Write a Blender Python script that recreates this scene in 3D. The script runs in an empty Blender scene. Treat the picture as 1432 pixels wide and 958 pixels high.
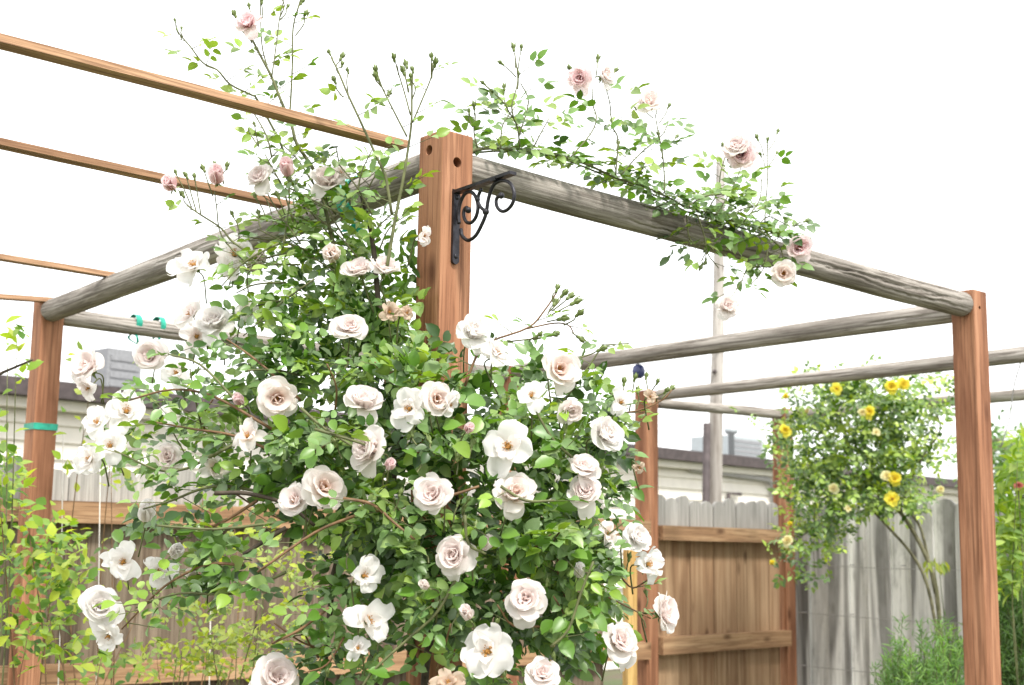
import bpy, bmesh, math, random
import numpy as np
from mathutils import Vector, Matrix

SC = bpy.context.scene
COL = SC.collection
rnd = random.Random(7)
rng = np.random.default_rng(7)
PI = math.pi

# ------------------------------------------------------------------ camera
F_PX, CX, CY = 1880.0, 716.0, 479.0
EYE = Vector((0, 0, 1.55))
PITCH, ROLL = math.radians(8.77), math.radians(0.87)
FW = Vector((0, math.cos(PITCH), math.sin(PITCH)))
R0 = Vector((1, 0, 0))
U0 = R0.cross(FW)
RT = math.cos(ROLL) * R0 + math.sin(ROLL) * U0
UP = -math.sin(ROLL) * R0 + math.cos(ROLL) * U0
cam = bpy.data.cameras.new('camera')
camo = bpy.data.objects.new('camera', cam)
COL.objects.link(camo)
camo.matrix_world = Matrix(((RT.x, UP.x, -FW.x, EYE.x), (RT.y, UP.y, -FW.y, EYE.y), (RT.z, UP.z, -FW.z, EYE.z), (0, 0, 0, 1)))
cam.sensor_width = 36
cam.lens = 36 * F_PX / 1432
cam.clip_start, cam.clip_end = 0.05, 2000
cam.dof.use_dof = True
cam.dof.focus_distance = 2.85
cam.dof.aperture_fstop = 6.3
SC.camera = camo

# ------------------------------------------------------------------ sky, sun, exposure
SUN_DIR = Vector((0.34, -0.66, 1.0)).normalized()        # towards the sun
elev = math.asin(SUN_DIR.z)
azim = math.atan2(SUN_DIR.x, SUN_DIR.y)
world = bpy.data.worlds.new('World')
SC.world = world
world.use_nodes = True
nt = world.node_tree
nt.nodes.clear()
sky = nt.nodes.new('ShaderNodeTexSky')
sky.sky_type = 'NISHITA'
sky.sun_disc = False
sky.sun_elevation = elev
sky.sun_rotation = azim
sky.dust_density = 3.0
cloud = nt.nodes.new('ShaderNodeMixRGB')
cloud.inputs[0].default_value = 0.9
cloud.inputs[2].default_value = (11.0, 11.05, 11.1, 1)      # closed white cloud cover
bgn = nt.nodes.new('ShaderNodeBackground')
bgn.inputs[1].default_value = 0.10
wout = nt.nodes.new('ShaderNodeOutputWorld')
nt.links.new(sky.outputs[0], cloud.inputs[1])
nt.links.new(cloud.outputs[0], bgn.inputs[0])
nt.links.new(bgn.outputs[0], wout.inputs[0])
sun = bpy.data.lights.new('sun', 'SUN')
sun.energy = 2.3
sun.angle = math.radians(10)
sun.color = (1.0, 0.96, 0.9)
suno = bpy.data.objects.new('sun', sun)
COL.objects.link(suno)
suno.rotation_euler = (-SUN_DIR).to_track_quat('-Z', 'Y').to_euler()
suno.location = (0, 0, 20)
SC.view_settings.view_transform = 'Standard'
SC.view_settings.look = 'None'
SC.view_settings.gamma = 1
SC.view_settings.use_curve_mapping = False
SC.view_settings.exposure = 1.08
SC.cycles.max_bounces = 8
SC.cycles.transparent_max_bounces = 8
SC.cycles.sample_clamp_indirect = 8


# ------------------------------------------------------------------ helpers: places
def ray(px, py):
    d = FW * F_PX + RT * (px - CX) - UP * (py - CY)
    return d / d.y


def W(px, py, y):
    """the point of the place seen at this pixel of the photograph, y metres in front of the camera"""
    return EYE + ray(px, py) * y


def onplane(px, py, p, n):
    d = ray(px, py)
    t = (Vector(p) - EYE).dot(n) / d.dot(n)
    return EYE + d * t


UD = Vector((0.7547, 0.6560, 0)).normalized()     # along the right hand beam
VD = Vector((-0.6560, 0.7547, 0)).normalized()    # along the left hand beam
ZD = Vector((0, 0, 1))


# ------------------------------------------------------------------ helpers: objects
def empty(name, loc, label, cat, group=None):
    o = bpy.data.objects.new(name, None)
    COL.objects.link(o)
    o.location = loc
    o['label'] = label
    o['category'] = cat
    if group:
        o['group'] = group
    o.empty_display_size = 0.1
    return o


def link(name, me, parent=None, mat=None, M=None):
    """link mesh as one object; M is its world matrix"""
    o = bpy.data.objects.new(name, me)
    COL.objects.link(o)
    if mat is not None and len(me.materials) == 0:
        me.materials.append(mat)
    if M is None:
        M = Matrix.Identity(4)
    if parent is not None:
        o.parent = parent
        root = parent
        off = Vector((0, 0, 0))
        if parent.parent is None:
            o.matrix_basis = Matrix.Translation(-parent.location) @ M
        else:
            o.matrix_basis = (Matrix.Translation(parent.parent.location) @ parent.matrix_basis).inverted() @ M
    else:
        o.matrix_basis = M
    return o


def mesh_from(verts, faces, smooth=True, name='mesh'):
    me = bpy.data.meshes.new(name)
    me.from_pydata([tuple(v) for v in verts], [], faces)
    if smooth:
        me.polygons.foreach_set('use_smooth', [True] * len(me.polygons))
    me.update()
    return me


class MB:
    def __init__(self):
        self.v = []
        self.f = []

    def add(self, vs, fs):
        b = len(self.v)
        self.v.extend(vs)
        self.f.extend([tuple(i + b for i in f) for f in fs])

    def box(self, c, ax, ay, az):
        """centre and three half axes"""
        c = Vector(c)
        vs = [c + sx * ax + sy * ay + sz * az for sz in (-1, 1) for sy in (-1, 1) for sx in (-1, 1)]
        self.add(vs, [(0, 2, 3, 1), (4, 5, 7, 6), (0, 1, 5, 4), (2, 6, 7, 3), (0, 4, 6, 2), (1, 3, 7, 5)])

    def tube(self, pts, r0, r1=None, n=6, cap=True):
        pts = [Vector(p) for p in pts]
        if r1 is None:
            r1 = r0
        m = len(pts)
        vs = []
        prev = None
        for i, p in enumerate(pts):
            t = (pts[min(i + 1, m - 1)] - pts[max(i - 1, 0)])
            if t.length < 1e-9:
                t = Vector((0, 0, 1))
            t.normalize()
            if prev is None:
                a = t.orthogonal().normalized()
            else:
                a = (prev - t * prev.dot(t))
                a = a.normalized() if a.length > 1e-6 else t.orthogonal().normalized()
            prev = a
            b = t.cross(a)
            r = r0(i / (m - 1)) if callable(r0) else r0 + (r1 - r0) * i / max(1, m - 1)
            for k in range(n):
                an = 2 * PI * k / n
                vs.append(p + (a * math.cos(an) + b * math.sin(an)) * r)
        fs = []
        for i in range(m - 1):
            for k in range(n):
                k2 = (k + 1) % n
                fs.append((i * n + k, i * n + k2, (i + 1) * n + k2, (i + 1) * n + k))
        if cap:
            fs.append(tuple(range(n - 1, -1, -1)))
            fs.append(tuple(range((m - 1) * n, m * n)))
        self.add(vs, fs)

    def lathe(self, c, axis, prof, n=8):
        """prof: (along, radius) pairs"""
        axis = Vector(axis).normalized()
        a = axis.orthogonal().normalized()
        b = axis.cross(a)
        vs = []
        for (h, r) in prof:
            for k in range(n):
                an = 2 * PI * k / n
                vs.append(Vector(c) + axis * h + (a * math.cos(an) + b * math.sin(an)) * r)
        fs = []
        for i in range(len(prof) - 1):
            for k in range(n):
                k2 = (k + 1) % n
                fs.append((i * n + k, i * n + k2, (i + 1) * n + k2, (i + 1) * n + k))
        fs.append(tuple(range(n - 1, -1, -1)))
        fs.append(tuple(range((len(prof) - 1) * n, len(prof) * n)))
        self.add(vs, fs)

    def build(self, name, mat, parent=None, smooth=False, M=None):
        return link(name, mesh_from(self.v, self.f, smooth, name), parent, mat, M)


def smooth_path(pts, k=4):
    """Catmull-Rom through the points"""
    pts = [Vector(p) for p in pts]
    if len(pts) < 3:
        return [pts[0].lerp(pts[-1], i / k) for i in range(k + 1)]
    P = [pts[0] * 2 - pts[1]] + pts + [pts[-1] * 2 - pts[-2]]
    out = []
    for i in range(1, len(P) - 2):
        for j in range(k):
            t = j / k
            p0, p1, p2, p3 = P[i - 1], P[i], P[i + 1], P[i + 2]
            out.append(0.5 * ((2 * p1) + (p2 - p0) * t + (2 * p0 - 5 * p1 + 4 * p2 - p3) * t * t + (3 * p1 - p0 - 3 * p2 + p3) * t ** 3))
    out.append(pts[-1])
    return out


def frame(x, z, loc):
    """matrix with local z along z and local x near x"""
    z = Vector(z).normalized()
    x = Vector(x)
    x = (x - z * x.dot(z))
    x = x.normalized() if x.length > 1e-6 else z.orthogonal().normalized()
    y = z.cross(x)
    return Matrix(((x.x, y.x, z.x, loc[0]), (x.y, y.y, z.y, loc[1]), (x.z, y.z, z.z, loc[2]), (0, 0, 0, 1)))


# ------------------------------------------------------------------ materials
class NT:
    def __init__(self, name):
        self.m = bpy.data.materials.new(name)
        self.m.use_nodes = True
        self.t = self.m.node_tree
        self.t.nodes.clear()

    def n(self, typ, ins=None, **kw):
        nd = self.t.nodes.new(typ)
        for k, v in kw.items():
            setattr(nd, k, v)
        for k, v in (ins or {}).items():
            s = nd.inputs[k]
            if isinstance(v, bpy.types.NodeSocket):
                self.t.links.new(v, s)
            else:
                if isinstance(v, tuple) and len(v) == 3 and s.type == 'RGBA':
                    v = v + (1,)
                s.default_value = v
        return nd

    def mix(self, f, a, b, mode='MIX'):
        return self.n('ShaderNodeMixRGB', {0: f, 1: a, 2: b}, blend_type=mode).outputs[0]

    def noise(self, vec, scale, detail=4, rough=0.55, dist=0.0):
        return self.n('ShaderNodeTexNoise', {'Vector': vec, 'Scale': scale, 'Detail': detail, 'Roughness': rough, 'Distortion': dist}).outputs['Fac']

    def ramp(self, fac, stops):
        r = self.n('ShaderNodeValToRGB', {0: fac})
        e = r.color_ramp.elements
        while len(e) < len(stops):
            e.new(0.5)
        for i, (p, c) in enumerate(stops):
            e[i].position = p
            e[i].color = c if len(c) == 4 else tuple(c) + (1,)
        return r.outputs[0]

    def mul(self, a, b, op='MULTIPLY'):
        return self.n('ShaderNodeMath', {0: a, 1: b}, operation=op).outputs[0]

    def out(self, sh):
        o = self.n('ShaderNodeOutputMaterial')
        self.t.links.new(sh, o.inputs[0])
        return self.m


def coords(t, scale, rand=True):
    """object coordinates, shifted per object, stretched by scale"""
    tc = t.n('ShaderNodeTexCoord').outputs['Object']
    if rand:
        oi = t.n('ShaderNodeObjectInfo').outputs['Random']
        sh = t.n('ShaderNodeCombineXYZ', {0: t.mul(oi, 37.0), 1: t.mul(oi, 91.0), 2: t.mul(oi, 53.0)}).outputs[0]
        tc = t.n('ShaderNodeVectorMath', {0: tc, 1: sh}, operation='ADD').outputs[0]
    return t.n('ShaderNodeVectorMath', {0: tc, 1: scale}, operation='MULTIPLY').outputs[0]


def wood(name, light, mid, dark, rough=0.75, grain=1.0, knots=True, spots=0.0, bump=0.25, vary=0.2, top_grey=None, streak=0.7, ramp=(.36, .51, .66)):
    t = NT(name)
    g = coords(t, (1, 1, 0.07))
    broad = t.noise(g, 22 * grain, 3, 0.5, 0.6)
    fine = t.noise(coords(t, (1, 1, 0.03)), 160 * grain, 5, 0.65, 0.3)
    c = t.ramp(broad, [(ramp[0], dark), (ramp[1], mid), (ramp[2], light)])
    c = t.mix(t.ramp(fine, [(0.40, (streak,) * 3), (0.54, (0, 0, 0))]), c, (dark[0] * .6, dark[1] * .55, dark[2] * .52))
    lines = t.noise(coords(t, (1, 1, 0.015)), 62 * grain, 3, 0.55, 0.9)
    c = t.mix(t.ramp(lines, [(0.33, (streak,) * 3), (0.42, (0, 0, 0))]), c, (dark[0] * .5, dark[1] * .45, dark[2] * .42))
    blot = t.noise(coords(t, (1, 1, 0.5)), 5, 4, 0.6)
    c = t.mix(t.ramp(blot, [(0.4, (0, 0, 0)), (0.7, (0.5,) * 3)]), c, t.mix(0.5, c, light))
    h = t.n('ShaderNodeMath', {0: t.mul(broad, 0.4), 1: fine}, operation='ADD').outputs[0]
    if knots:
        kc = coords(t, (1, 1, 0.42))
        vor = t.n('ShaderNodeTexVoronoi', {'Vector': kc, 'Scale': 8.5}).outputs['Distance']
        kf = t.ramp(vor, [(0.06, (1, 1, 1)), (0.11, (0.6,) * 3), (0.2, (0, 0, 0))])
        c = t.mix(t.mul(kf, 0.8), c, (dark[0] * .35, dark[1] * .28, dark[2] * .25))
    if spots:
        sp = t.noise(coords(t, (1, 1, 0.35)), 14, 5, 0.7)
        c = t.mix(t.ramp(sp, [(0.52, (0, 0, 0)), (0.75, (spots,) * 3)]), c, (dark[0] * .5, dark[1] * .5, dark[2] * .48))
    if top_grey is not None:
        zc = t.n('ShaderNodeSeparateXYZ', {0: t.n('ShaderNodeTexCoord').outputs['Object']}).outputs[2]
        zz = t.n('ShaderNodeMath', {0: zc, 1: t.mul(broad, 0.05)}, operation='ADD').outputs[0]
        fac = t.n('ShaderNodeMapRange', {0: zz, 1: top_grey[0] - .02, 2: top_grey[0] + .05}).outputs[0]
        gcol = t.ramp(fine, [(0.3, tuple(x * .55 for x in top_grey[1])), (0.65, top_grey[1])])
        c = t.mix(fac, c, gcol)
    oi = t.n('ShaderNodeObjectInfo').outputs['Random']
    val = t.n('ShaderNodeMapRange', {0: oi, 3: 1 - vary, 4: 1 + vary}).outputs[0]
    c = t.n('ShaderNodeHueSaturation', {'Value': val, 'Color': c}).outputs[0]
    b = t.n('ShaderNodeBump', {'Strength': bump, 'Distance': 0.004, 'Height': h}).outputs[0]
    p = t.n('ShaderNodeBsdfPrincipled', {'Base Color': c, 'Roughness': rough, 'Normal': b, 'Specular IOR Level': 0.25})
    return t.out(p.outputs[0])


def plain(name, col, rough=0.6, metal=0.0, var=0.25, scale=30, bump=0.0, spec=0.4):
    t = NT(name)
    tc = coords(t, (1, 1, 1))
    nz = t.noise(tc, scale, 5, 0.6)
    c = t.mix(t.ramp(nz, [(0.35, (0, 0, 0)), (0.7, (1, 1, 1))]), tuple(x * (1 - var) for x in col), tuple(min(1, x * (1 + var)) for x in col))
    ins = {'Base Color': c, 'Roughness': rough, 'Metallic': metal, 'Specular IOR Level': spec}
    if bump:
        ins['Normal'] = t.n('ShaderNodeBump', {'Strength': bump, 'Distance': 0.004, 'Height': nz}).outputs[0]
    return t.out(t.n('ShaderNodeBsdfPrincipled', ins).outputs[0])


def leafmat(name, trans=0.35, rough=0.42, spec=0.45):
    """leaf blade: colour from the leaf's own attribute, with veins"""
    t = NT(name)
    col = t.n('ShaderNodeAttribute', attribute_name='tint').outputs['Color']
    nz = t.noise(t.n('ShaderNodeTexCoord').outputs['Object'], 120, 2, 0.5)
    c = t.mix(0.35, col, t.mix(nz, tuple([0.7] * 3), tuple([1.25] * 3)), 'MULTIPLY')
    back = t.n('ShaderNodeNewGeometry').outputs['Backfacing']
    pale = t.mix(0.3, c, (0.34, 0.42, 0.26))
    c2 = t.mix(back, c, pale)
    p = t.n('ShaderNodeBsdfPrincipled', {'Base Color': c2, 'Roughness': rough, 'Specular IOR Level': spec})
    tr = t.n('ShaderNodeBsdfTranslucent', {0: t.mix(1.0, c, (1.45, 1.4, 0.5), 'MULTIPLY')})
    return t.out(t.n('ShaderNodeMixShader', {0: trans, 1: p.outputs[0], 2: tr.outputs[0]}).outputs[0])


def petalmat(name, edge, base, heart):
    """petal: attribute pt = (distance along the petal, ring from outside to heart, random)"""
    t = NT(name)
    sp = t.n('ShaderNodeSeparateColor', {0: t.n('ShaderNodeAttribute', attribute_name='pt').outputs['Color']})
    s, ring, r = sp.outputs[0], sp.outputs[1], sp.outputs[2]
    c = t.mix(t.ramp(s, [(0.05, (1, 1, 1)), (0.55, (0, 0, 0))]), edge, base)
    c = t.mix(t.mul(ring, t.n('ShaderNodeMapRange', {0: s, 1: 1.0, 2: 0.3, 3: 0.35, 4: 1.0}).outputs[0]), c, heart)
    oi = t.n('ShaderNodeNewGeometry').outputs['Random Per Island']
    c = t.n('ShaderNodeHueSaturation', {'Value': t.n('ShaderNodeMapRange', {0: oi, 3: 0.93, 4: 1.03}).outputs[0], 'Color': c}).outputs[0]
    p = t.n('ShaderNodeBsdfPrincipled', {'Base Color': c, 'Roughness': 0.6, 'Specular IOR Level': 0.2})
    vein = t.noise(t.n('ShaderNodeVectorMath', {0: t.n('ShaderNodeTexCoord').outputs['Object'], 1: (1, 1, .25)}, operation='MULTIPLY').outputs[0], 16, 4, .6)
    t.t.links.new(t.n('ShaderNodeBump', {'Strength': .2, 'Distance': .0025, 'Height': vein}).outputs[0], p.inputs['Normal'])
    tr = t.n('ShaderNodeBsdfTranslucent', {0: c})
    return t.out(t.n('ShaderNodeMixShader', {0: 0.55, 1: p.outputs[0], 2: tr.outputs[0]}).outputs[0])


M_RED = wood('redwood_stain', (0.43, 0.22, 0.125), (0.325, 0.15, 0.08), (0.19, 0.078, 0.04), grain=0.8, bump=0.45, vary=0.06, streak=0.62)
M_BATTEN = wood('batten_wood', (0.50, 0.31, 0.185), (0.40, 0.235, 0.135), (0.25, 0.135, 0.075), grain=1.2, bump=0.15, vary=0.05)
M_LOG = wood('weathered_log', (0.46, 0.425, 0.385), (0.335, 0.305, 0.27), (0.18, 0.16, 0.138), rough=0.85, grain=1.0, knots=False, spots=0.4, bump=0.8, vary=0.08, streak=0.85)
M_GREY = wood('grey_board', (0.66, 0.65, 0.62), (0.50, 0.49, 0.47), (0.18, 0.175, 0.165), rough=0.85, grain=0.38, bump=0.4, spots=0.55, vary=0.42, streak=0.3, ramp=(.42, .5, .57))
M_BROWN = wood('brown_board', (0.225, 0.18, 0.132), (0.17, 0.13, 0.092), (0.10, 0.073, 0.05), rough=0.8, grain=0.6, bump=0.3, vary=0.25, top_grey=(1.7, (0.40, 0.385, 0.355)))
M_TAN = wood('panel_board', (0.46, 0.31, 0.19), (0.375, 0.24, 0.14), (0.25, 0.145, 0.08), rough=0.8, grain=0.6, bump=0.3, vary=0.16, streak=0.4, top_grey=(1.66, (0.36, 0.35, 0.33)))
M_RAIL = wood('rail_wood', (0.45, 0.295, 0.17), (0.37, 0.225, 0.122), (0.25, 0.14, 0.075), grain=0.8, bump=0.2, vary=0.08)
M_YELLOW = wood('new_lumber', (0.72, 0.50, 0.20), (0.64, 0.42, 0.16), (0.5, 0.3, 0.1), grain=0.8, bump=0.1, knots=False)
M_POLE = wood('pole_wood', (0.44, 0.41, 0.38), (0.37, 0.345, 0.32), (0.24, 0.22, 0.2), rough=0.85, grain=0.4, bump=0.3)
M_IRON = plain('wrought_iron', (0.035, 0.034, 0.04), 0.38, 0.6, 0.4, 60, 0.2)
M_BOLT = plain('zinc_bolt', (0.55, 0.54, 0.52), 0.3, 0.9, 0.2)
M_TAPE = plain('green_garden_tape', (0.02, 0.30, 0.21), 0.3, 0, 0.25, 40, 0.2)
M_PAINT = plain('cream_siding', (0.74, 0.70, 0.63), 0.7, 0, 0.05, 6)
M_ROOF = plain('dark_roof_edge', (0.07, 0.055, 0.055), 0.7, 0, 0.3, 12)
M_PIPE = plain('grey_pipe', (0.34, 0.33, 0.33), 0.6, 0.0, 0.15)
M_UNIT = plain('rooftop_unit_metal', (0.42, 0.46, 0.47), 0.5, 0.2, 0.1)
M_UNITD = plain('rooftop_unit_grey', (0.26, 0.265, 0.275), 0.6, 0.1, 0.15)
M_WIRE = plain('fence_wire_steel', (0.32, 0.31, 0.3), 0.5, 0.6, 0.2)
M_STRING = plain('white_string', (0.6, 0.58, 0.53), 0.8, 0, 0.1)
M_BLUE = plain('blue_glass', (0.05, 0.06, 0.16), 0.25, 0, 0.2)
M_STEM = plain('green_stem', (0.11, 0.12, 0.045), 0.6, 0, 0.35, 40)
M_STEMR = plain('reddish_stem', (0.17, 0.095, 0.045), 0.6, 0, 0.35, 40)
M_CANE = plain('brown_cane', (0.06, 0.045, 0.03), 0.75, 0, 0.4, 50, 0.4)
M_TRUNK = plain('grey_green_trunk', (0.16, 0.15, 0.09), 0.8, 0, 0.4, 30, 0.4)
M_BUD = plain('bud_green', (0.15, 0.20, 0.06), 0.5, 0, 0.35, 60)
M_STAMEN = plain('stamen_amber', (0.50, 0.25, 0.06), 0.6, 0, 0.5, 300)
M_LEAF = leafmat('rose_leaf', 0.3, 0.36, 0.46)
M_LEAF2 = leafmat('soft_leaf', 0.45, 0.55, 0.3)
M_PETAL = petalmat('blush_petal', (0.91, 0.86, 0.84), (0.91, 0.83, 0.79), (0.91, 0.73, 0.68))
M_PEACH = petalmat('peach_petal', (0.91, 0.86, 0.83), (0.90, 0.77, 0.68), (0.88, 0.62, 0.49))
M_PINK = petalmat('pink_petal', (0.89, 0.76, 0.76), (0.87, 0.67, 0.67), (0.84, 0.50, 0.53))
M_WHITE = petalmat('white_petal', (0.91, 0.89, 0.875), (0.91, 0.87, 0.83), (0.90, 0.82, 0.77))
M_FADED = petalmat('faded_petal', (0.72, 0.58, 0.46), (0.60, 0.45, 0.33), (0.5, 0.32, 0.22))
M_YPETAL = petalmat('yellow_petal', (0.89, 0.80, 0.11), (0.88, 0.72, 0.06), (0.85, 0.60, 0.03))
M_PALEY = petalmat('pale_yellow_petal', (0.86, 0.82, 0.50), (0.82, 0.72, 0.3), (0.8, 0.6, 0.2))
M_REDP = petalmat('coral_petal', (0.75, 0.28, 0.24), (0.7, 0.2, 0.18), (0.6, 0.14, 0.14))


def groundmat():
    t = NT('garden_soil_and_grass')
    tc = t.n('ShaderNodeTexCoord').outputs['Object']
    a = t.noise(tc, 0.8, 6, 0.6)
    b = t.noise(tc, 25, 6, 0.65)
    c = t.mix(t.ramp(a, [(0.42, (0, 0, 0)), (0.58, (1, 1, 1))]), (0.11, 0.085, 0.06), (0.075, 0.12, 0.035))
    c = t.mix(t.mul(b, 0.7), c, t.mix(0.5, c, (0.16, 0.15, 0.09)))
    bp = t.n('ShaderNodeBump', {'Strength': 0.6, 'Distance': 0.03, 'Height': b}).outputs[0]
    return t.out(t.n('ShaderNodeBsdfPrincipled', {'Base Color': c, 'Roughness': 0.95, 'Normal': bp}).outputs[0])


# ------------------------------------------------------------------ ground
gm = MB()
N = 40
ext = 600
xs = [math.copysign(abs(i / (N / 2) - 1) ** 3 * ext, i - N / 2) for i in range(N + 1)]
gv = [Vector((x, y + 5, 0.03 * math.sin(x * .9) * math.cos(y * .7) - 0.02 - 0.00002 * (x * x + y * y))) for y in xs for x in xs]
gf = [(j * (N + 1) + i, j * (N + 1) + i + 1, (j + 1) * (N + 1) + i + 1, (j + 1) * (N + 1) + i) for j in range(N) for i in range(N)]
gm.add(gv, gf)
go = gm.build('ground', groundmat(), None, True)
go['kind'] = 'structure'

# ------------------------------------------------------------------ posts, logs, battens
PW = 0.089


def post_mesh(h, w=PW, holes=(), bev=0.004):
    """square post, local z up from its foot, x along UD, y along VD; holes: (face, offset, height, radius)"""
    bm = bmesh.new()
    bmesh.ops.create_cube(bm, size=1)
    for vv in bm.verts:
        vv.co = Vector((vv.co.x * w, vv.co.y * w, (vv.co.z + .5) * h))
    bmesh.ops.bevel(bm, geom=[e for e in bm.edges], offset=bev, segments=2, affect='EDGES', profile=0.6)
    me = bpy.data.meshes.new('post')
    bm.to_mesh(me)
    bm.free()
    if holes:
        tmp = bpy.data.objects.new('tmp', me)
        COL.objects.link(tmp)
        kill = []
        for (face, off, z, r) in holes:
            mb = MB()
            if face == 'u':
                mb.lathe((-w / 2 - .01, off, z), (1, 0, 0), [(0, r), (0.04, r)], 24)
            else:
                mb.lathe((off, -w / 2 - .01, z), (0, 1, 0), [(0, r), (0.04, r)], 24)
            cm = mesh_from(mb.v, mb.f, False)
            co = bpy.data.objects.new('cut', cm)
            COL.objects.link(co)
            md = tmp.modifiers.new('b', 'BOOLEAN')
            md.object = co
            md.operation = 'DIFFERENCE'
            md.solver = 'EXACT'
            kill.append(co)
        dg = bpy.context.evaluated_depsgraph_get()
        me2 = bpy.data.meshes.new_from_object(tmp.evaluated_get(dg))
        for o in kill + [tmp]:
            bpy.data.objects.remove(o)
        me = me2
    return me


def postobj(name, centre, topz, parent, mat, w=PW, holes=(), ax=None):
    me = post_mesh(topz, w, holes)
    return link(name, me, parent, mat, frame(ax or UD, ZD, (centre.x, centre.y, 0)))


def hash_noise(seed):
    ph = [random.Random(seed * 31 + i).uniform(0, 6.28) for i in range(12)]

    def f(t, a=0.0):
        return (math.sin(2.1 * t + ph[0]) + .6 * math.sin(5.3 * t + ph[1] + a) + .4 * math.sin(11.7 * t + ph[2] - a) + .25 * math.sin(23 * t + ph[3] + 2 * a)) / 2.25
    return f


def log_mesh(length, ra, rb, seed, cracks=(), segs=64):
    """round log along local z, with shakes (long drying cracks) cut in as grooves; crack: (t0, t1, angle, depth)"""
    nf, mf, cf = hash_noise(seed), hash_noise(seed + 5), hash_noise(seed + 9)
    rings = max(60, int(length / 0.014))
    vs, fs = [], []
    for i in range(rings + 1):
        t = i / rings
        r = ra + (rb - ra) * t
        cx_, cy_ = 0.005 * nf(t * .8), 0.005 * mf(t * .8)
        edge = min(t, 1 - t) * length
        if edge < 0.012:
            r *= 0.9 + 0.1 * math.sqrt(max(0, 1 - (1 - edge / 0.012) ** 2))
        for k in range(segs):
            a = 2 * PI * k / segs
            rr = r * (1 + .014 * nf(t * 1.1 + 3, a) + .008 * math.sin(2 * a + 2 * mf(t * .7)) + .006 * math.sin(9 * a + 5 * cf(t * .8)) + .006 * math.sin(17 * a + 7 * nf(t * .9)) + .005 * mf(t * 9, 2 * a))
            for (t0, t1, ang, dep) in cracks:
                if t0 < t < t1:
                    q = (t - t0) / (t1 - t0)
                    ca = ang + .16 * cf(t * 9 + ang) + .05 * nf(t * 40 + ang)
                    d = abs((a - ca + PI) % (2 * PI) - PI)
                    wid = 0.12
                    if d < wid:
                        rr -= dep * math.sin(PI * q) ** .5 * (1 - d / wid)
            vs.append(Vector((cx_ + rr * math.cos(a), cy_ + rr * math.sin(a), t * length)))
    for i in range(rings):
        for k in range(segs):
            k2 = (k + 1) % segs
            fs.append((i * segs + k, i * segs + k2, (i + 1) * segs + k2, (i + 1) * segs + k))
    for ring, flip in ((0, True), (rings, False)):
        c = len(vs)
        vs.append(Vector((vs[ring * segs].x * 0, 0, length if ring else 0)))
        for k in range(segs):
            k2 = (k + 1) % segs
            f = (ring * segs + k, ring * segs + k2, c)
            fs.append(f[::-1] if flip else f)
    return mesh_from(vs, fs, True, 'log')


def shakes(seed, n, mid):
    r = random.Random(seed)
    out = []
    for i in range(n):
        a0 = r.uniform(0, .85)
        out.append((a0, min(.99, a0 + r.uniform(.08, .35)), mid + r.uniform(-1.2, 1.2), r.uniform(.003, .007)))
    return out


def log(name, A, B, ra, rb, seed, parent, cracks=(), segs=64):
    A, B = Vector(A), Vector(B)
    me = log_mesh((B - A).length, ra, rb, seed, cracks, segs)
    return link(name, me, parent, M_LOG, frame(ZD, B - A, A))


# near post: its nearest edge is at pixel 620
nc0 = W(620, 180, 2.95)
P0 = Vector((nc0.x, nc0.y, 0)) + (UD + VD) * PW / 2
top0 = nc0.z
nc1 = W(1361, 404, 4.65)
P1 = Vector((nc1.x, nc1.y, 0)) + (UD + VD) * PW / 2
top1 = nc1.z
nc2 = W(60, 415, 5.05)
P2 = Vector((nc2.x, nc2.y, 0)) + (UD + VD) * PW / 2
top2 = nc2.z
P3 = P1 + P2 - P0
top3 = top0 - 0.02

perg = empty('pergola', (P0.x, P0.y, 0), 'near pergola of red stained posts with the iron scroll bracket on its front post', 'pergola')


def face_offset(px, py, face):
    """where a pixel falls on a visible face of the near post: offset along the face and height"""
    n = UD if face == 'u' else VD
    p = onplane(px, py, P0 - n * PW / 2, n)
    q = p - P0
    return (q.dot(VD) if face == 'u' else q.dot(UD)), p.z


hu, hv = face_offset(600, 210, 'u'), face_offset(639.5, 227, 'v')
postobj('post', P0, top0, perg, M_RED, holes=[('u', hu[0], hu[1], .012), ('v', hv[0], hv[1], .012)])
q1 = onplane(1370, 430.5, P1 - VD * PW / 2, VD)
postobj('post', P1, top1, perg, M_RED, holes=[('v', (q1 - P1).dot(UD), q1.z, .007)])
postobj('post', P2, top2, perg, M_RED)
postobj('post', P3, top3, perg, M_RED)
for (pp, off, z, fc) in ((P0, hu[0], hu[1], 'u'), (P0, hv[0], hv[1], 'v'), (P1, (q1 - P1).dot(UD), q1.z, 'v')):
    b = MB()
    n, s = (UD, VD) if fc == 'u' else (VD, UD)
    c = pp - n * (PW / 2 - .030) + s * off
    b.lathe((c.x, c.y, z), -n, [(0, .0075), (.003, .0075), (.003, .005), (.011, .005), (.013, .003)], 6)
    b.build('bolt', M_BOLT, perg)


def on_line(px, py, p, d):
    """pixel on the upright plane through p along d"""
    return onplane(px, py, p, Vector((d.y, -d.x, 0)))


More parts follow.
